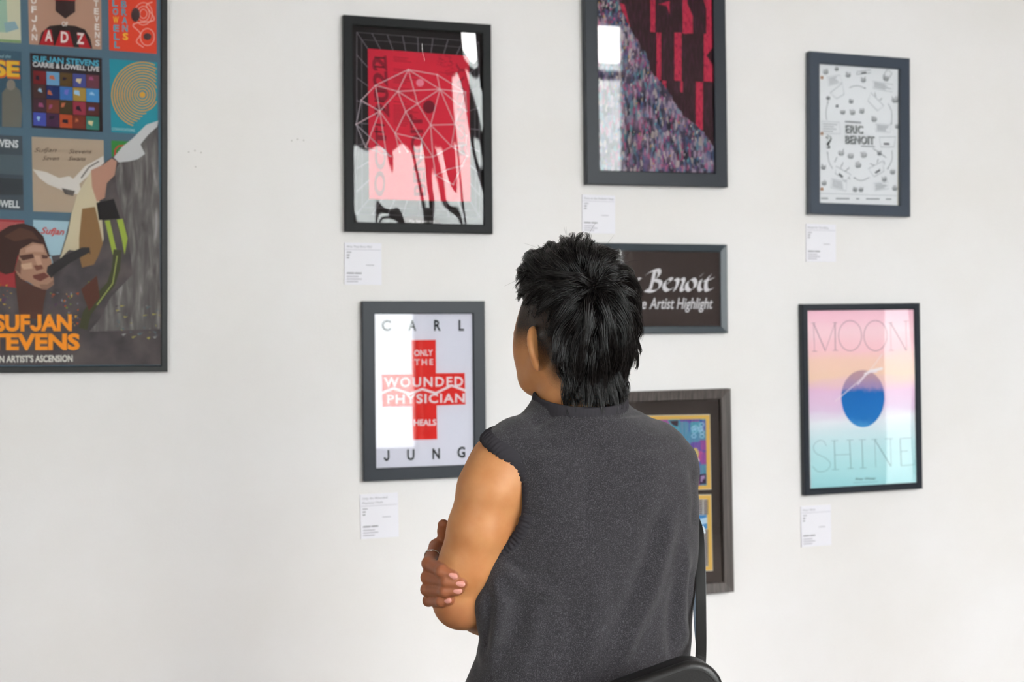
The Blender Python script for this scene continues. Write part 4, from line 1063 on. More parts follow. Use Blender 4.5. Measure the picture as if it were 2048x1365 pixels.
    sb = tuple(slice(x, y) for x, y in zip(a0, a1)); sh = tuple(slice(x-z, y-z) for x, y, z in zip(a0, a1, i0))
    B.f[sb] = smin(B.f[sb], H.f[sh], 0.0012)
    V, Q = B.mesh(); V = relax(V, Q, 2, 0.35)
    # hair-covered scalp and faded sides
    u = V-HC; l_, f_, v_ = np.abs(u@LH), u@FH, u@VV
    ss = lambda x, a, b: np.clip((x-a)/(b-a), 0, 1)**2*(3-2*np.clip((x-a)/(b-a), 0, 1))
    long_ = ss(v_, -0.004, 0.02)*ss(-f_, -0.085, -0.062)
    back = ss(-f_+0.40*v_, -0.016, 0.014)*ss(v_, -0.128, -0.112)
    fade = ss(v_, -0.062, -0.008)*ss(-f_, -0.074, -0.050)
    side = ss(-f_+0.36*v_, -0.030, 0.004)*ss(v_, -0.125, -0.08)*0.92
    headm = ss(v_, -0.14, -0.125)*(np.linalg.norm(u, axis=1) < 0.16)
    earm = (l_ > 0.080)*(v_ < -0.02)*(f_ < 0.03)
    stub = np.clip(np.maximum.reduce([long_, back, fade*0.95, side])**0.75*1.12, 0, 1)*headm*(1-earm)
    px, py = to_px(V)
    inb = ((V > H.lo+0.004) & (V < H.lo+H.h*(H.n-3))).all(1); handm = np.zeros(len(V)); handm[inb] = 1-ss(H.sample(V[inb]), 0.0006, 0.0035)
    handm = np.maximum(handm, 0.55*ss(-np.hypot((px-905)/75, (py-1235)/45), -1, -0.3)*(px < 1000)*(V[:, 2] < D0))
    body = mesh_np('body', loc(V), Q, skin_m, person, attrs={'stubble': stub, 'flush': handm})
    # finger nails
    for (c0, c1) in ((fg[0][2][0], fg[0][3]), (fg[1][2][0], fg[1][3]), (fg[2][2][0], fg[2][3]), (fg[3][2][0], fg[3][3])):
        p, r = c1; d = p-c0; d /= np.linalg.norm(d)
        out = np.array([0.05, 0.15, -1.0]); out -= d*(out@d); out /= np.linalg.norm(out); w_ = np.cross(d, out)
        nv, nf = [], []
        cc = p+d*r*0.05
        for j in range(7):
            for i in range(12):
                th = 2*math.pi*i/12; ph = (j/6)*math.pi/2
                x_, y_ = math.cos(th)*math.cos(ph), math.sin(th)*math.cos(ph)
                nv.append(cc+d*x_*r*1.10+w_*y_*r*0.68+out*(r*(0.78-0.20*y_*y_-0.10*x_)+0.0019*math.sin(ph)))
        for j in range(6):
            for i in range(12): nf.append((j*12+i, j*12+(i+1) % 12, (j+1)*12+(i+1) % 12, (j+1)*12+i))
        o = mesh_np('fingernail', loc(np.array(nv)), np.array(nf), nail_m, body); o['label'] = 'pink painted fingernail'
    # ring on the index finger
    a, b = mcp[0], fg[0][1][0]; d = (b-a)/np.linalg.norm(b-a); c = a+(b-a)*0.60
    e1 = np.cross(d, [0, 1, 0]); e1 /= np.linalg.norm(e1); e2 = np.cross(d, e1); rv, rf = [], []
    for j in range(32):
        t = 2*math.pi*j/32
        for i in range(8):
            s_ = 2*math.pi*i/8; rr = 0.0118+0.0010*math.cos(s_)
            rv.append(c+(e1*math.cos(t)+e2*math.sin(t))*rr+d*(0.0020*math.sin(s_)+0.0012*math.sin(3*t)))
    for j in range(32):
        for i in range(8): rf.append((j*8+i, j*8+(i+1) % 8, ((j+1) % 32)*8+(i+1) % 8, ((j+1) % 32)*8+i))
    o = mesh_np('ring', loc(np.array(rv)), np.array(rf), mat('silver', '#c9c9c6', 0.22, 0.5, 1.0), body); o['label'] = 'silver ring on the index finger'
    # eyes
    for s_ in (1, -1):
        c = HC+LH*s_*0.031+FH*0.088-VV*0.005; ev, ef = [], []
        for j in range(9):
            for i in range(14):
                th, ph = 2*math.pi*i/14, math.pi*(j/8-0.5)
                ev.append(c+0.0115*np.array([math.cos(th)*math.cos(ph), math.sin(ph), math.sin(th)*math.cos(ph)]))
        for j in range(8):
            for i in range(14): ef.append((j*14+i, j*14+(i+1) % 14, (j+1)*14+(i+1) % 14, (j+1)*14+i))
        mesh_np('eye', loc(np.array(ev)), np.array(ef), mat('eye_white', '#e8e4e0', 0.15, 0.5), body)
    return B

skin_m = mat('tan_skin', '#c98a5a', 0.5, 0.35)
q = NT(skin_m); q.b.inputs['Subsurface Weight'].default_value = 0.12; q.b.inputs['Subsurface Radius'].default_value = (1.0, 0.35, 0.15); q.b.inputs['Subsurface Scale'].default_value = 0.008
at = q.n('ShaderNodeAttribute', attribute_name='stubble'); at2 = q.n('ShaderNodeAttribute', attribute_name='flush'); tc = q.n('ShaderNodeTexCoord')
n1 = q.n('ShaderNodeTexNoise', i_Scale=30.0, i_Detail=4.0); q.l(tc.outputs['Object'], n1.inputs['Vector'])
rp = q.ramp([(0.3, '#b27648'), (0.7, '#bd8556')], n1.outputs['Fac'])
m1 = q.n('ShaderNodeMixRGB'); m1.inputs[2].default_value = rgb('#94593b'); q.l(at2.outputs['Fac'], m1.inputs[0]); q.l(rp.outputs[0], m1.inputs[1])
n2 = q.n('ShaderNodeTexNoise', i_Scale=900.0, i_Detail=2.0); q.l(tc.outputs['Object'], n2.inputs['Vector'])
ma = q.n('ShaderNodeMath', operation='MULTIPLY_ADD'); ma.inputs[1].default_value = 0.7; ma.inputs[2].default_value = -0.35; q.l(n2.outputs['Fac'], ma.inputs[0])
mb = q.n('ShaderNodeMath', operation='ADD'); q.l(ma.outputs[0], mb.inputs[0]); q.l(at.outputs['Fac'], mb.inputs[1])
mc = q.n('ShaderNodeMath', operation='MULTIPLY', use_clamp=True); q.l(mb.outputs[0], mc.inputs[0])
r3 = q.ramp([(0.0, (0, 0, 0, 1)), (0.12, (1, 1, 1, 1))], at.outputs['Fac']); q.l(r3.outputs[0], mc.inputs[1])
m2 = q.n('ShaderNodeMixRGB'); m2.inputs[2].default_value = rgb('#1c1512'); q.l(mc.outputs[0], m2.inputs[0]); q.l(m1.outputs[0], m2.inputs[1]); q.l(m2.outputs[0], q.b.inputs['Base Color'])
b_ = q.n('ShaderNodeBump', i_Strength=0.12, i_Distance=0.0006); n3 = q.n('ShaderNodeTexNoise', i_Scale=450.0, i_Detail=3.0); q.l(tc.outputs['Object'], n3.inputs['Vector']); q.l(n3.outputs['Fac'], b_.inputs['Height']); q.l(b_.outputs[0], q.b.inputs['Normal'])
nail_m = mat('pink_nail', '#cf8f83', 0.22, 0.5)
build_body()

# ------------------------------------------------------------------ vest
vest_m = mat('charcoal_melange_knit', '#454347', 0.95, 0.1)
q = NT(vest_m); q.b.inputs['Sheen Weight'].default_value = 0.14; q.b.inputs['Sheen Roughness'].default_value = 0.6
tc = q.n('ShaderNodeTexCoord'); n1 = q.n('ShaderNodeTexNoise', i_Scale=620.0, i_Detail=3.0); q.l(tc.outputs['Object'], n1.inputs['Vector'])
n2 = q.n('ShaderNodeTexNoise', i_Scale=120.0, i_Detail=4.0); q.l(tc.outputs['Object'], n2.inputs['Vector'])
rp = q.ramp([(0.34, '#201e21'), (0.52, '#2e2c30'), (0.68, '#56545a')], n1.outputs['Fac'])
r2 = q.ramp([(0.3, '#29272a'), (0.7, '#383639')], n2.outputs['Fac'])
mx = q.n('ShaderNodeMixRGB'); mx.inputs[0].default_value = 0.4; q.l(rp.outputs[0], mx.inputs[1]); q.l(r2.outputs[0], mx.inputs[2]); q.l(mx.outputs[0], q.b.inputs['Base Color'])
b_ = q.n('ShaderNodeBump', i_Strength=0.5, i_Distance=0.0012); q.l(n1.outputs['Fac'], b_.inputs['Height']); q.l(b_.outputs[0], q.b.inputs['Normal'])
rib_m = mat('charcoal_rib_knit', '#343236', 0.95, 0.1)

def armhole(side):
    if side > 0: c, ax = pp(986, 991, -0.035), np.array([-0.84, 0.02, -0.54])
    else: c, ax = pp(1332, 1000, 0.13), np.array([0.25, 0.02, 0.97])
    ax = ax/np.linalg.norm(ax); e1 = VV-ax*(VV@ax); e1 /= np.linalg.norm(e1); e2 = np.cross(e1, ax)
    return c, ax, e1, e2, 0.0895 if side > 0 else 0.075, 0.080 if side > 0 else 0.04
def build_vest():
    G = Field([(890-1024)*mpx, -(1500-682.5)*mpx, D0-0.15], [(1425-1024)*mpx, -(775-682.5)*mpx, D0+0.17], 0.0025)
    fn, tb = torso_fn(0.0)
    G.put(fn, [-9, -9, 0], [9, -(835-682.5)*mpx, 9])
    G.chain([(pp(1000, 902, -0.060), .036), (pp(1035, 887, -0.040), .037), (pp(1085, 868, -0.018), .036), (pp(1163, 858, 0.0), .05), (pp(1258, 870, 0.028), .036), (pp(1312, 892, 0.05), .036), (pp(1342, 926, 0.060), .037)], 0.035, 0.02)
    # cloth bulging over the crossed arm
    G.chain([(pp(1024, 1112, -0.066), .016), (pp(1006, 1160, -0.078), .020), (pp(989, 1205, -0.080), .023), (pp(1001, 1240, -0.075), .023), (pp(1004, 1300, -0.070), .028)], 0.03, 0.02)
    # stand collar
    nk0, nk1 = pp(1158, 842, 0.004), pp(1161, 797, -0.004)
    G.chain([(nk0, .088), (nk1, .0735)], 0.022, 0.01)
    e = nk1-nk0; L_ = np.linalg.norm(e); e /= L_
    def neck_top(X, Y, Z): return (X-nk1[0])*e[0]+(Y-nk1[1])*e[1]+(Z-nk1[2])*e[2]-0.004
    def neck_hole(X, Y, Z):
        x, y, z = X-nk1[0], Y-nk1[1], Z-nk1[2]; t = x*e[0]+y*e[1]+z*e[2]
        return np.maximum(np.sqrt(np.maximum(x*x+y*y+z*z-t*t, 0))-0.069, -t-0.03)
    lo, hi = nk1-0.12, nk1+0.12
    G.put(lambda X, Y, Z: -neck_top(X, Y, Z), lo, hi, 0.004, cut=True)
    G.put(neck_hole, lo, hi, 0.004, cut=True)
    plain = Field.__new__(Field); plain.__dict__.update(G.__dict__); plain.f = G.f.copy()
    for side in (1, -1):
        c, ax, e1, e2, r1, r2 = armhole(side)
        def cut(X, Y, Z):
            x, y, z = X-c[0], Y-c[1], Z-c[2]
            u, v, t = x*e1[0]+y*e1[1]+z*e1[2], x*e2[0]+y*e2[1]+z*e2[2], x*ax[0]+y*ax[1]+z*ax[2]
            return np.maximum((np.sqrt((u/r1)**2+(v/r2)**2)-1)*min(r1, r2), -t-0.055)
        G.put(cut, c-0.2, c+0.2, 0.004, cut=True)
    V, Q = G.mesh(); V = relax(V, Q, 2, 0.4)
    N = vnormals(V, Q); px, py = to_px(V)
    front = np.clip(-N[:, 2]*1.6+0.1, 0, 1)
    d = np.zeros(len(V))
    def fold(pts, amp, wd, fade=40):
        best = np.full(len(V), 1e9); tt = np.zeros(len(V)); L = len(pts)-1
        for i in range(L):
            (x0, y0), (x1, y1) = pts[i], pts[i+1]; ex, ey = x1-x0, y1-y0
            t = np.clip(((px-x0)*ex+(py-y0)*ey)/(ex*ex+ey*ey), 0, 1)
            r = np.hypot(px-x0-t*ex, py-y0-t*ey); mk = r < best
            best = np.where(mk, r, best); tt = np.where(mk, (i+t)/L, tt)
        return amp*np.exp(-(best/wd)**2)*np.clip(np.minimum(tt, 1-tt)*5+0.15, 0, 1)
    for pts, amp, wd in (([(1345,1020),(1328,1100),(1303,1185),(1268,1260),(1235,1345)], .0065, 16), ([(1322,1010),(1300,1110),(1265,1200),(1220,1280)], -.0045, 20),
                         ([(1372,1080),(1366,1170),(1360,1240),(1372,1300)], .0055, 11), ([(1386,1130),(1383,1200),(1388,1270)], -.0050, 9), ([(1352,1160),(1340,1250),(1345,1330)], -.0040, 12),
                         ([(1010,1118),(1050,1145),(1110,1150)], -.0035, 11), ([(1000,1130),(1050,1175),(1130,1200)], .0035, 14), ([(990,1150),(1005,1215),(985,1300)], .0045, 14), ([(978,1180),(975,1250),(962,1320)], -.004, 11),
                         ([(1040,1190),(1030,1260),(990,1345)], -.0045, 18), ([(1075,1210),(1065,1280),(1030,1360)], .004, 18), ([(1130,1180),(1150,1270),(1120,1360)], -.0035, 26), ([(1200,1150),(1190,1240),(1160,1340)], .003, 26),
                         ([(1185,860),(1180,960),(1175,1080)], -.004, 34), ([(1085,900),(1090,960),(1080,1040)], .004, 34), ([(1290,900),(1300,960),(1290,1040)], .004, 36), ([(1385,930),(1390,1000),(1388,1060)], -.003, 7), ([(1120,815),(1100,835),(1060,855)], -.002, 8)):
        d += 1.5*fold(pts, amp, wd)
    d += 0.0007*np.sin(px*0.045+np.sin(py*0.021)*2)*np.sin(py*0.033)
    V = V+N*(d*front)[:, None]
    vest = mesh_np('vest', loc(V), Q, vest_m, person); vest['label'] = 'charcoal melange sleeveless vest with ribbed armholes'
    # ribbed bands round the armholes and collar
    for side in (1, -1):
        c, ax, e1, e2, r1, r2 = armhole(side)
        nT, nS = 380, 7
        P, ok = np.zeros((nT, nS, 3)), np.zeros((nT, nS), bool)
        TH = np.linspace(0, 2*math.pi, nT, endpoint=False)
        for j in range(nS):
            k = 0.975+0.245*j/(nS-1)
            O = c+e1*(r1*k*np.cos(TH))[:, None]+e2*(r2*k*np.sin(TH))[:, None]+ax*0.16
            hit = np.zeros(nT, bool); X = O.copy(); 
            for st in range(90):
                sd = plain.sample(X); new = (sd < 0.0) & ~hit; hit |= new
                X = np.where(hit[:, None], X, X-ax*0.0025)
            P[:, j] = X; ok[:, j] = hit
        nrm = plain.grad(P.reshape(-1, 3), 0.006).reshape(P.shape)
        rib = np.abs(np.sin(TH*nT/8.0))[:, None]*0.0011
        prof = np.array([-0.001, 0.0010, 0.0017, 0.0018, 0.0017, 0.0012, -0.001])[None, :]
        P2 = P+nrm*(prof+1.3*rib*np.array([0, .5, 1, 1, 1, .7, 0])[None, :])[..., None]
        Qr = []
        for i in range(nT):
            n_ = (i+1) % nT
            for j in range(nS-1):
                q4 = [(i, j), (n_, j), (n_, j+1), (i, j+1)]
                if all(ok[a] for a in q4):
                    pts = np.array([P2[a] for a in q4])
                    if np.ptp(pts, 0).max() < 0.012: Qr.append([a*nS+b for a, b in q4])
        if len(Qr) > 20:
            Pf = P2.reshape(-1, 3); Qr = np.array(Qr); used = np.unique(Qr); mp = np.full(len(Pf), -1); mp[used] = np.arange(len(used))
            mesh_np('armhole_ribbing', loc(Pf[used]), mp[Qr], rib_m, vest)
    cv, cf = [], []
    a1 = np.cross(e, [0, 0, 1.0]); a1 /= np.linalg.norm(a1); a2 = np.cross(e, a1); nT = 240
    for i in range(nT):
        t = 2*math.pi*i/nT; w_ = 0.0007*abs(math.sin(i*math.pi/3))
        for (r, h) in ((.0690, -.010), (.0690, .0030), (.0705, .0052), (.0730, .0050), (.0748, .0028), (.0768, -.012), (.0760, -.016)):
            cv.append(nk1+(a1*math.cos(t)+a2*math.sin(t))*(r+w_)+e*h)
    for i in range(nT):
        for j in range(6): cf.append((i*7+j, i*7+j+1, ((i+1) % nT)*7+j+1, ((i+1) % nT)*7+j))
    mesh_np('collar_ribbing', loc(np.array(cv)), np.array(cf), rib_m, vest)
build_vest()
# ------------------------------------------------------------------ hair
hair_m = mat('black_hair', '#0e0c0d', 0.26, 0.55)
q = NT(hair_m); q.b.inputs['Anisotropic'].default_value = 0.0
at = q.n('ShaderNodeAttribute', attribute_name='tone'); rp = q.ramp([(0.0, '#070606'), (0.75, '#110e0f'), (1.0, '#1e1613')], at.outputs['Fac']); q.l(rp.outputs[0], q.b.inputs['Base Color'])
def build_hair():
    rs = np.random.RandomState(11)
    RAD = np.array([.074, .094, .098])
    A3 = np.stack([LH, FH, VV])                         # rows: head axes
    def dist(P):
        u = (P-HC)@A3.T; k0 = np.sqrt(((u/RAD)**2).sum(1)); k1 = np.sqrt(((u/RAD**2)**2).sum(1)); return k0*(k0-1)/(k1+1e-9)
    def normal(P):
        u = (P-HC)@A3.T; g = u/RAD**2; g = g@A3; return g/(np.linalg.norm(g, axis=1, keepdims=True)+1e-9)
    def neck_push(P, r=0.066):                             # keep the hair outside the neck
        a, b = HC-VV*0.06-FH*0.012, pp(1160, 850, 0.0); e = b-a; t = np.clip(((P-a)@e)/(e@e), 0, 1); c = a+t[:, None]*e
        d = P-c; n_ = np.linalg.norm(d, axis=1); k = np.where((n_ < r) & (t > 0), r/np.maximum(n_, 1e-6), 1.0)
        return c+d*k[:, None]
    # crown whorl where the photograph shows it
    Z0 = pp(1188, 572, -0.2); Z1 = Z0.copy()
    for _ in range(400):
        if dist(Z1[None])[0] < 0: break
        Z1 = Z1+Z1/np.linalg.norm(Z1)*0.001
    K = Z1
    def roots(n, keep):
        out = []
        while len(out) < n:
            d = rs.normal(size=(4000, 3)); d /= np.linalg.norm(d, axis=1, keepdims=True)
            u = d*RAD; m_ = keep(np.abs(u[:, 0]), u[:, 1], u[:, 2], u[:, 0])
            out += list(HC+u[m_]@A3)
        return np.array(out[:n])
    def neck_roots(n):                                    # low hair line at the nape
        a, b = HC-VV*0.06-FH*0.012, pp(1160, 850, 0.0)
        t = rs.uniform(0.02, 0.46, n); th = rs.uniform(-1.25, 1.25, n)*(1-0.35*t)
        return a+t[:, None]*(b-a)+0.0585*(-FH[None]*np.cos(th)[:, None]+LH[None]*np.sin(th)[:, None])
    uK = A3@(K-HC)
    def near_crown(l, f, v, ls): return np.hypot(np.hypot(ls-uK[0], f-uK[1]), v-uK[2]) < 0.035
    def keep(l, f, v, ls):
        top = (v > np.where(f > -0.03, 0.034, 0.0)) & (f < 0.076)
        mul = (f < -0.034+0.34*v) & (v > -0.097)
        return top | mul
    G = np.concatenate([roots(430, keep), roots(90, lambda l, f, v, ls: (v < -0.03) & (v > -0.097) & (f < -0.030+0.40*v)), roots(110, lambda l, f, v, ls: (v > 0.034) & (f > 0.005) & (f < 0.082)), roots(60, lambda l, f, v, ls: near_crown(l, f, v, ls)), neck_roots(130)]); nG = len(G); nP = 13
    u0 = (G-HC)@A3.T; isn = np.arange(nG) >= nG-130
    f0, v0 = u0[:, 1], u0[:, 2]
    toK = np.linalg.norm(G-K, axis=1)
    ln = np.where(v0 > 0.02, rs.uniform(.065, .105, nG), rs.uniform(.075, .155, nG))
    ln = np.where((f0 > 0.03) & (v0 > 0.0), rs.uniform(.050, .080, nG), ln)
    ln = np.where(v0 < -0.04, rs.uniform(.055, .110, nG), ln)
    low = (v0 < 0.055) & (f0 > -0.03); ln = np.where(low, rs.uniform(.022, .036, nG), ln)
    ln = np.where(isn, rs.uniform(.032, .064, nG), ln)
    hh = rs.uniform(.003, .021, nG)*np.where(v0 > 0.0, 1.15, 1.05)
    hh = np.where(low, rs.uniform(.002, .010, nG), hh)
    ph = rs.uniform(0, 2*math.pi, nG)
    pts = np.zeros((nG, nP, 3)); pts[:, 0] = G; P = G.copy(); prev = None
    sw = math.radians(22); rj = rs.uniform(0.0, 1.0, nG)*np.where(isn, 0.45, 1.0); vstop = rs.uniform(0.014, 0.030, nG)
    for k in range(1, nP):
        t = k/(nP-1); n_ = normal(P); fl = P-K; fl -= n_*(fl*n_).sum(1, keepdims=True); fl /= np.linalg.norm(fl, axis=1, keepdims=True)+1e-6
        u = (P-HC)@A3.T
        sk = (sw*np.clip((u[:, 2]-0.0)/0.05, 0, 1))[:, None]
        fl = fl*np.cos(sk)+np.cross(n_, fl)*np.sin(sk)
        fl = np.where(isn[:, None], np.array([[0, -1.0, 0]])+n_*0.1, fl)
        bk = (np.clip((0.02-u[:, 2])/0.03, 0, 1)*np.clip((u[:, 1]+0.075)/0.03, 0, 1))[:, None]*(-FH)*0.55
        front = np.clip((u[:, 1]+0.01)/0.05, 0, 1)[:, None]
        g = np.array([0, -1.0, 0])
        nz = np.stack([np.sin(ph+6*t), np.cos(ph*1.7+5*t), np.sin(ph*2.3+7*t)], -1)*0.30
        nz = nz*np.where(isn, 2.2, np.where(v0 < 0.0, 1.35, 1.0))[:, None]
        lift = n_*max(0.0, 0.75-1.9*t)*np.where(isn, 0.5, 1.0)[:, None]
        gw = 0.12+0.75*t*np.clip(0.5-u[:, 2:3]*6, 0, 1)
        d = fl+lift+g*gw+nz+front*(LH*0.30-VV*0.12)+bk
        if prev is not None: d = 0.55*d/np.linalg.norm(d, axis=1, keepdims=True)+0.45*prev
        d /= np.linalg.norm(d, axis=1, keepdims=True); prev = d
        stop = (u[:, 1] > -0.040+0.34*u[:, 2]) & (u[:, 2] < vstop) & (np.abs(u[:, 0]) > 0.040) & ~isn
        P = P+d*(ln/(nP-1)*np.where(stop, 0.12, 1.0))[:, None]
        ds = dist(P); want = hh*np.minimum(1, 0.25+3*t); n_ = normal(P)
        P = P+n_*(np.clip(want-ds, 0, 0.02)*~isn)[:, None]
        over = np.clip(ds-(want+0.006), 0, 0.05)*np.clip((0.03+u[:, 2])/0.03, 0, 1)*~isn; P = P-n_*(over*0.45)[:, None]
        P = neck_push(P, 0.0600+0.022*t*rj)
        pts[:, k] = P
    # children gathered into locks
    def tubes(S, w0, w1, tone):
        n, m_, _ = S.shape
        T = np.gradient(S, axis=1); T /= np.linalg.norm(T, axis=2, keepdims=True)+1e-9
        ref = np.array([0.31, 0.22, -0.92]); e1 = np.cross(T, ref); e1 /= np.linalg.norm(e1, axis=2, keepdims=True)+1e-9; e2 = np.cross(T, e1)
        tt = np.linspace(0, 1, m_)[None, :, None]; w_ = (w0[:, None, None]*(1-tt**2.2)+w1*tt**2.2)
        rot = rs.uniform(0, 2.1, n)[:, None, None]; ring = [S+w_*(e1*np.cos(a+rot)+e2*np.sin(a+rot)) for a in (0, 2.0944, 4.18879)]
        V = np.stack(ring, 2).reshape(-1, 3)
        i = np.arange(n)[:, None, None]*m_*3; j = np.arange(m_-1)[None, :, None]*3; k = np.arange(3)[None, None, :]; k2 = (k+1) % 3
        Q = np.stack([i+j+k, i+j+k2, i+j+3+k2, i+j+3+k], -1).reshape(-1, 4)
        return V, Q, np.repeat(tone, m_*3)
    nC = 28
    S = np.repeat(pts, nC, 0); n = len(S)
    off = rs.normal(size=(n, 3))*0.0042; tt = np.linspace(0, 1, nP)
    n_ = normal(S[:, 0]); off -= n_*(off*n_).sum(1, keepdims=True)*0.6
    spread = (1.25-1.02*tt**0.7)[None, :, None]
    curl = 0.0016*np.stack([np.sin(rs.uniform(0, 6.3, n)[:, None]+tt*rs.uniform(3, 8, n)[:, None]) for _ in range(3)], -1)*tt[None, :, None]
    S = S+off[:, None, :]*spread+curl
    cutl = rs.uniform(0.72, 1.0, n)                      # uneven tips
    idx = tt[None, :]*cutl[:, None]*(nP-1); i0 = np.minimum(idx.astype(int), nP-2); fr = (idx-i0)[..., None]
    S = np.take_along_axis(S, i0[..., None], 1)*(1-fr)+np.take_along_axis(S, (i0+1)[..., None], 1)*fr
    tone = np.clip(rs.beta(1.6, 3.5, n)*1.1, 0, 1)*np.where(np.repeat(isn, nC), 0.2, 1.0)
    V1, Q1, t1 = tubes(S, rs.uniform(.00030, .00052, n), 0.00010, tone)
    # short hair filling the side fade and under layer
    def keep2(l, f, v, ls): return (v > -0.006) & (v < 0.045) & (f < 0.045) & (f > -0.05) | ((f < -0.010+0.42*v) & (v > -0.09) & (v < 0.02))
    R = roots(5200, keep2); nn = normal(R); g = np.array([0, -1.0, 0]); fl = g-nn*(nn@g)[:, None]+(-FH)*0.35+rs.normal(size=R.shape)*0.25; fl /= np.linalg.norm(fl, axis=1, keepdims=True)
    L2 = rs.uniform(.002, .005, len(R)); ts = np.linspace(0, 1, 4)
    S2 = R[:, None, :]+(fl[:, None, :]*ts[None, :, None]+nn[:, None, :]*0.35*ts[None, :, None]*(1-0.5*ts[None, :, None]))*L2[:, None, None]
    V2, Q2, t2 = tubes(S2, np.full(len(R), .00022), 0.00010, np.full(len(R), 0.2))
    # stray hairs standing off the crown
    nF = 46; R = roots(nF, lambda l, f, v, ls: (v > 0.06) & (f < 0.05)); nn = normal(R); d = nn*1.0+rs.normal(size=R.shape)*0.55; d /= np.linalg.norm(d, axis=1, keepdims=True)
    ts = np.linspace(0, 1, 8); Lf = rs.uniform(.030, .046, nF); bend = rs.normal(size=R.shape)*0.6
    S3 = R[:, None, :]+(d[:, None, :]*ts[None, :, None]+bend[:, None, :]*(ts**2)[None, :, None]*0.6)*Lf[:, None, None]
    V3, Q3, t3 = tubes(S3, np.full(nF, .00022), 0.00008, np.full(nF, 0.3))
    V = np.concatenate([V1, V2, V3]); Q = np.concatenate([Q1, Q2+len(V1), Q3+len(V1)+len(V2)])
    o = mesh_np('hair', loc(V), Q, hair_m, person, attrs={'tone': np.concatenate([t1, t2, t3])}); o['kind'] = 'stuff'; o['label'] = 'messy black layered hair over a faded side'
build_hair()

# ------------------------------------------------------------------ trousers and shoes (below the frame)
def build_legs():
    G = Field([-0.12, -1.5, D0-0.22], [0.36, -(1440-682.5)*mpx, D0+0.26], 0.006)
    hip = pp(1155, 1500, 0.012); R_ = -LT
    G.ell(hip-VV*0.03, (R_, FT, VV), (.175, .112, .15), 0)
    for s_ in (1, -1):
        h = hip+R_*s_*0.085-VV*0.06; k = h-VV*0.36+FT*0.015; a = np.array([k[0], -1.5+0.10, k[2]])
        G.chain([(h, .088), (k, .064), (a, .054), (a-VV*0.05, .055)], 0.03, 0.02)
    G.put(lambda X, Y, Z: Y+0*X+0*Z+1.43, [-9, -9, 0], [9, 9, 9], 0.002, cut=True)
    V, Q = G.mesh(); V = relax(V, Q, 2)
    mesh_np('trousers', loc(V), Q, mat('dark_trouser_cloth', '#2a2b30', 0.9, 0.2), person)
    for s_ in (1, -1):
        h = hip+R_*s_*0.085-VV*0.42+FT*0.015
        S = Field([h[0]-0.2, -1.505, h[2]-0.2], [h[0]+0.2, -1.33, h[2]+0.25], 0.004)
        o = np.array([h[0], -1.5+0.045, h[2]])
        S.chain([(o-FT*0.05, .044), (o+FT*0.06, .046), (o+FT*0.15-VV*0.008, .038)], 0, 0.02)
        S.cap(o+VV*0.0, o+VV*0.07, .05, .044, 0.02)
        S.put(lambda X, Y, Z: Y+0*X+0*Z+1.4985, [-9, -9, 0], [9, 9, 9], 0.002, cut=True)
        V, Q = S.mesh(); V = relax(V, Q, 2)
        sh = mesh_np('shoe', loc(V), Q, mat('black_shoe_leather', '#161616', 0.4, 0.5), person)
build_legs()

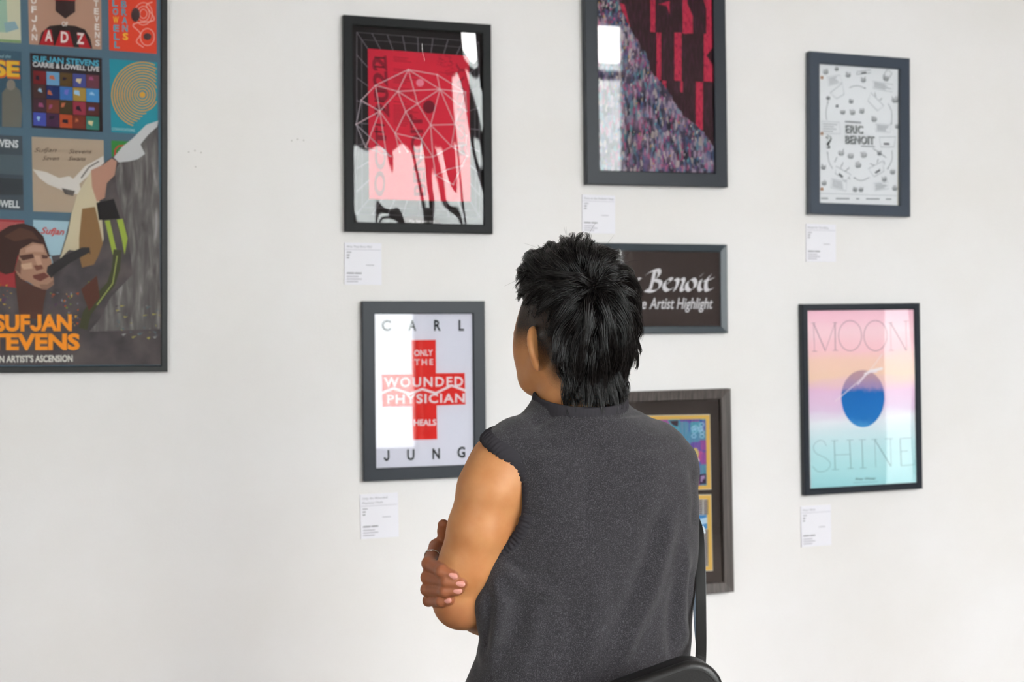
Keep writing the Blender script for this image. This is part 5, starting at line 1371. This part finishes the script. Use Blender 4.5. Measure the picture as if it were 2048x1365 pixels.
# ------------------------------------------------------------------ shoulder bag
leather = mat('black_bag_leather', '#171616', 0.42, 0.45)
q = NT(leather); tc = q.n('ShaderNodeTexCoord'); vo = q.n('ShaderNodeTexVoronoi', i_Scale=420.0); q.l(tc.outputs['Object'], vo.inputs['Vector'])
b_ = q.n('ShaderNodeBump', i_Strength=0.18, i_Distance=0.0006); q.l(vo.outputs['Distance'], b_.inputs['Height']); q.l(b_.outputs[0], q.b.inputs['Normal'])
def build_bag():
    dzb = -0.172
    EX = np.array([0.945, 0.327, 0.06]); EX /= np.linalg.norm(EX); EZ = np.array([0.0, 0.05, 1.0]); EZ -= EX*(EZ@EX); EZ /= np.linalg.norm(EZ); EY = np.cross(EZ, EX)
    corner = pp(1413, 1298, dzb); C = corner-EX*0.15-EY*0.105
    bw_ = to_world([C])[0]
    e = empty('shoulder_bag', (bw_[0], bw_[1], bw_[2]-0.11)); tag(e, 'black leather shoulder bag hanging at the hip, strap rising along the vest', 'bag')
    B0 = np.array([bw_[0], bw_[1], bw_[2]-0.11]); lc = lambda Q: to_world(Q)-B0
    def pouch(hx, hy, hz, rd, off, name, m_, h=0.004):
        cc = C+off; R = max(hx, hy)+0.06
        G = Field(cc-R, cc+R, h)
        def fn(X, Y, Z):
            x, y, z = X-cc[0], Y-cc[1], Z-cc[2]
            u = np.abs(x*EX[0]+y*EX[1]+z*EX[2]); v = np.abs(x*EY[0]+y*EY[1]+z*EY[2]); t = np.abs(x*EZ[0]+y*EZ[1]+z*EZ[2])
            cr = 0.045                                         # plan corners rounder than the edges
            qx, qy = np.maximum(u-(hx-cr), 0), np.maximum(v-(hy-cr), 0)
            d2 = np.sqrt(qx*qx+qy*qy)-cr+np.minimum(np.maximum(u-(hx-cr), v-(hy-cr)), 0)
            a, b = d2+rd, t-(hz-rd)
            return np.sqrt(np.maximum(a, 0)**2+np.maximum(b, 0)**2)+np.minimum(np.maximum(a, b), 0)-rd
        G.put(fn, cc-R, cc+R)
        V, Q = G.mesh(); V = relax(V, Q, 1)
        return mesh_np(name, lc(V), Q, m_, e)
    pouch(.150, .105, .030, .022, np.zeros(3), 'bag_body', leather)
    fl = pouch(.152, .085, .010, .008, -EZ*0.026+EY*0.022, 'flap', leather, 0.003)
    # seam stitched inside the flap edge
    sv, sf = [], []
    ring = []
    hx, hy, cr = .143, .076, .040; oc = C-EZ*0.0362+EY*0.022
    for (sx, sy, a0) in ((1, 1, 0), (-1, 1, 90), (-1, -1, 180), (1, -1, 270)):
        for i in range(9):
            t = math.radians(a0+90*i/8); ring.append((sx*(hx-cr)+cr*math.cos(t), sy*(hy-cr)+cr*math.sin(t)))
    n = len(ring)
    for (x, y) in ring:
        for i in range(6):
            t = 2*math.pi*i/6; k = 1+0.0009*math.cos(t)/math.hypot(x, y); sv.append(oc+EX*x*k+EY*y*k-EZ*0.0006*math.sin(t))
    for j in range(n):
        for i in range(6): sf.append((j*6+i, j*6+(i+1) % 6, ((j+1) % n)*6+(i+1) % 6, ((j+1) % n)*6+i))
    mesh_np('stitched_seam', lc(np.array(sv)), np.array(sf), mat('dark_thread', '#2c2a2a', 0.7, 0.3), fl)
    def ribbon(name, pts, wd, th, m_, side=None):
        P = np.array(smooth_path(pts, 10)); T = np.gradient(P, axis=0); T /= np.linalg.norm(T, axis=1, keepdims=True)
        W_ = np.cross(T, side if side is not None else np.array([0.1, 0, 1.0])); W_ /= np.linalg.norm(W_, axis=1, keepdims=True); N_ = np.cross(T, W_)
        V = []
        for p, w_, n_ in zip(P, W_, N_):
            for (a, b) in ((-1, -1), (-.9, -1.25), (.9, -1.25), (1, -1), (1, 1), (.9, 1.25), (-.9, 1.25), (-1, 1)): V.append(p+w_*a*wd/2+n_*b*th/2)
        Q = [(j*8+i, j*8+(i+1) % 8, (j+1)*8+(i+1) % 8, (j+1)*8+i) for j in range(len(P)-1) for i in range(8)]
        return mesh_np(name, lc(np.array(V)), np.array(Q), m_, e, smooth=False)
    strap_m = mat('black_strap_leather', '#1b1b1b', 0.36, 0.5)
    st = ribbon('strap', [pp(1330, 985, 0.135), pp(1372, 1015, 0.09), pp(1396, 1060, 0.045), pp(1401, 1135, 0.025), pp(1402, 1210, 0.01), pp(1402, 1300, -0.03), pp(1398, 1345, -0.10), pp(1385, 1375, dzb+0.03)], 0.0165, 0.0035, strap_m)
    ribbon('inner_strap', [pp(1385, 1100, 0.09), pp(1391, 1190, 0.075), pp(1394, 1250, 0.06), pp(1399, 1310, 0.02), pp(1396, 1350, -0.06)], 0.010, 0.003, mat('blue_grey_strap_lining', '#56606c', 0.6, 0.3))
    ribbon('strap_tab', [pp(1402, 1054, 0.055), pp(1405, 1061, 0.054), pp(1406, 1068, 0.053)], 0.0085, 0.0025, mat('pale_metal_tab', '#c5ced6', 0.3, 0.5))
build_bag()
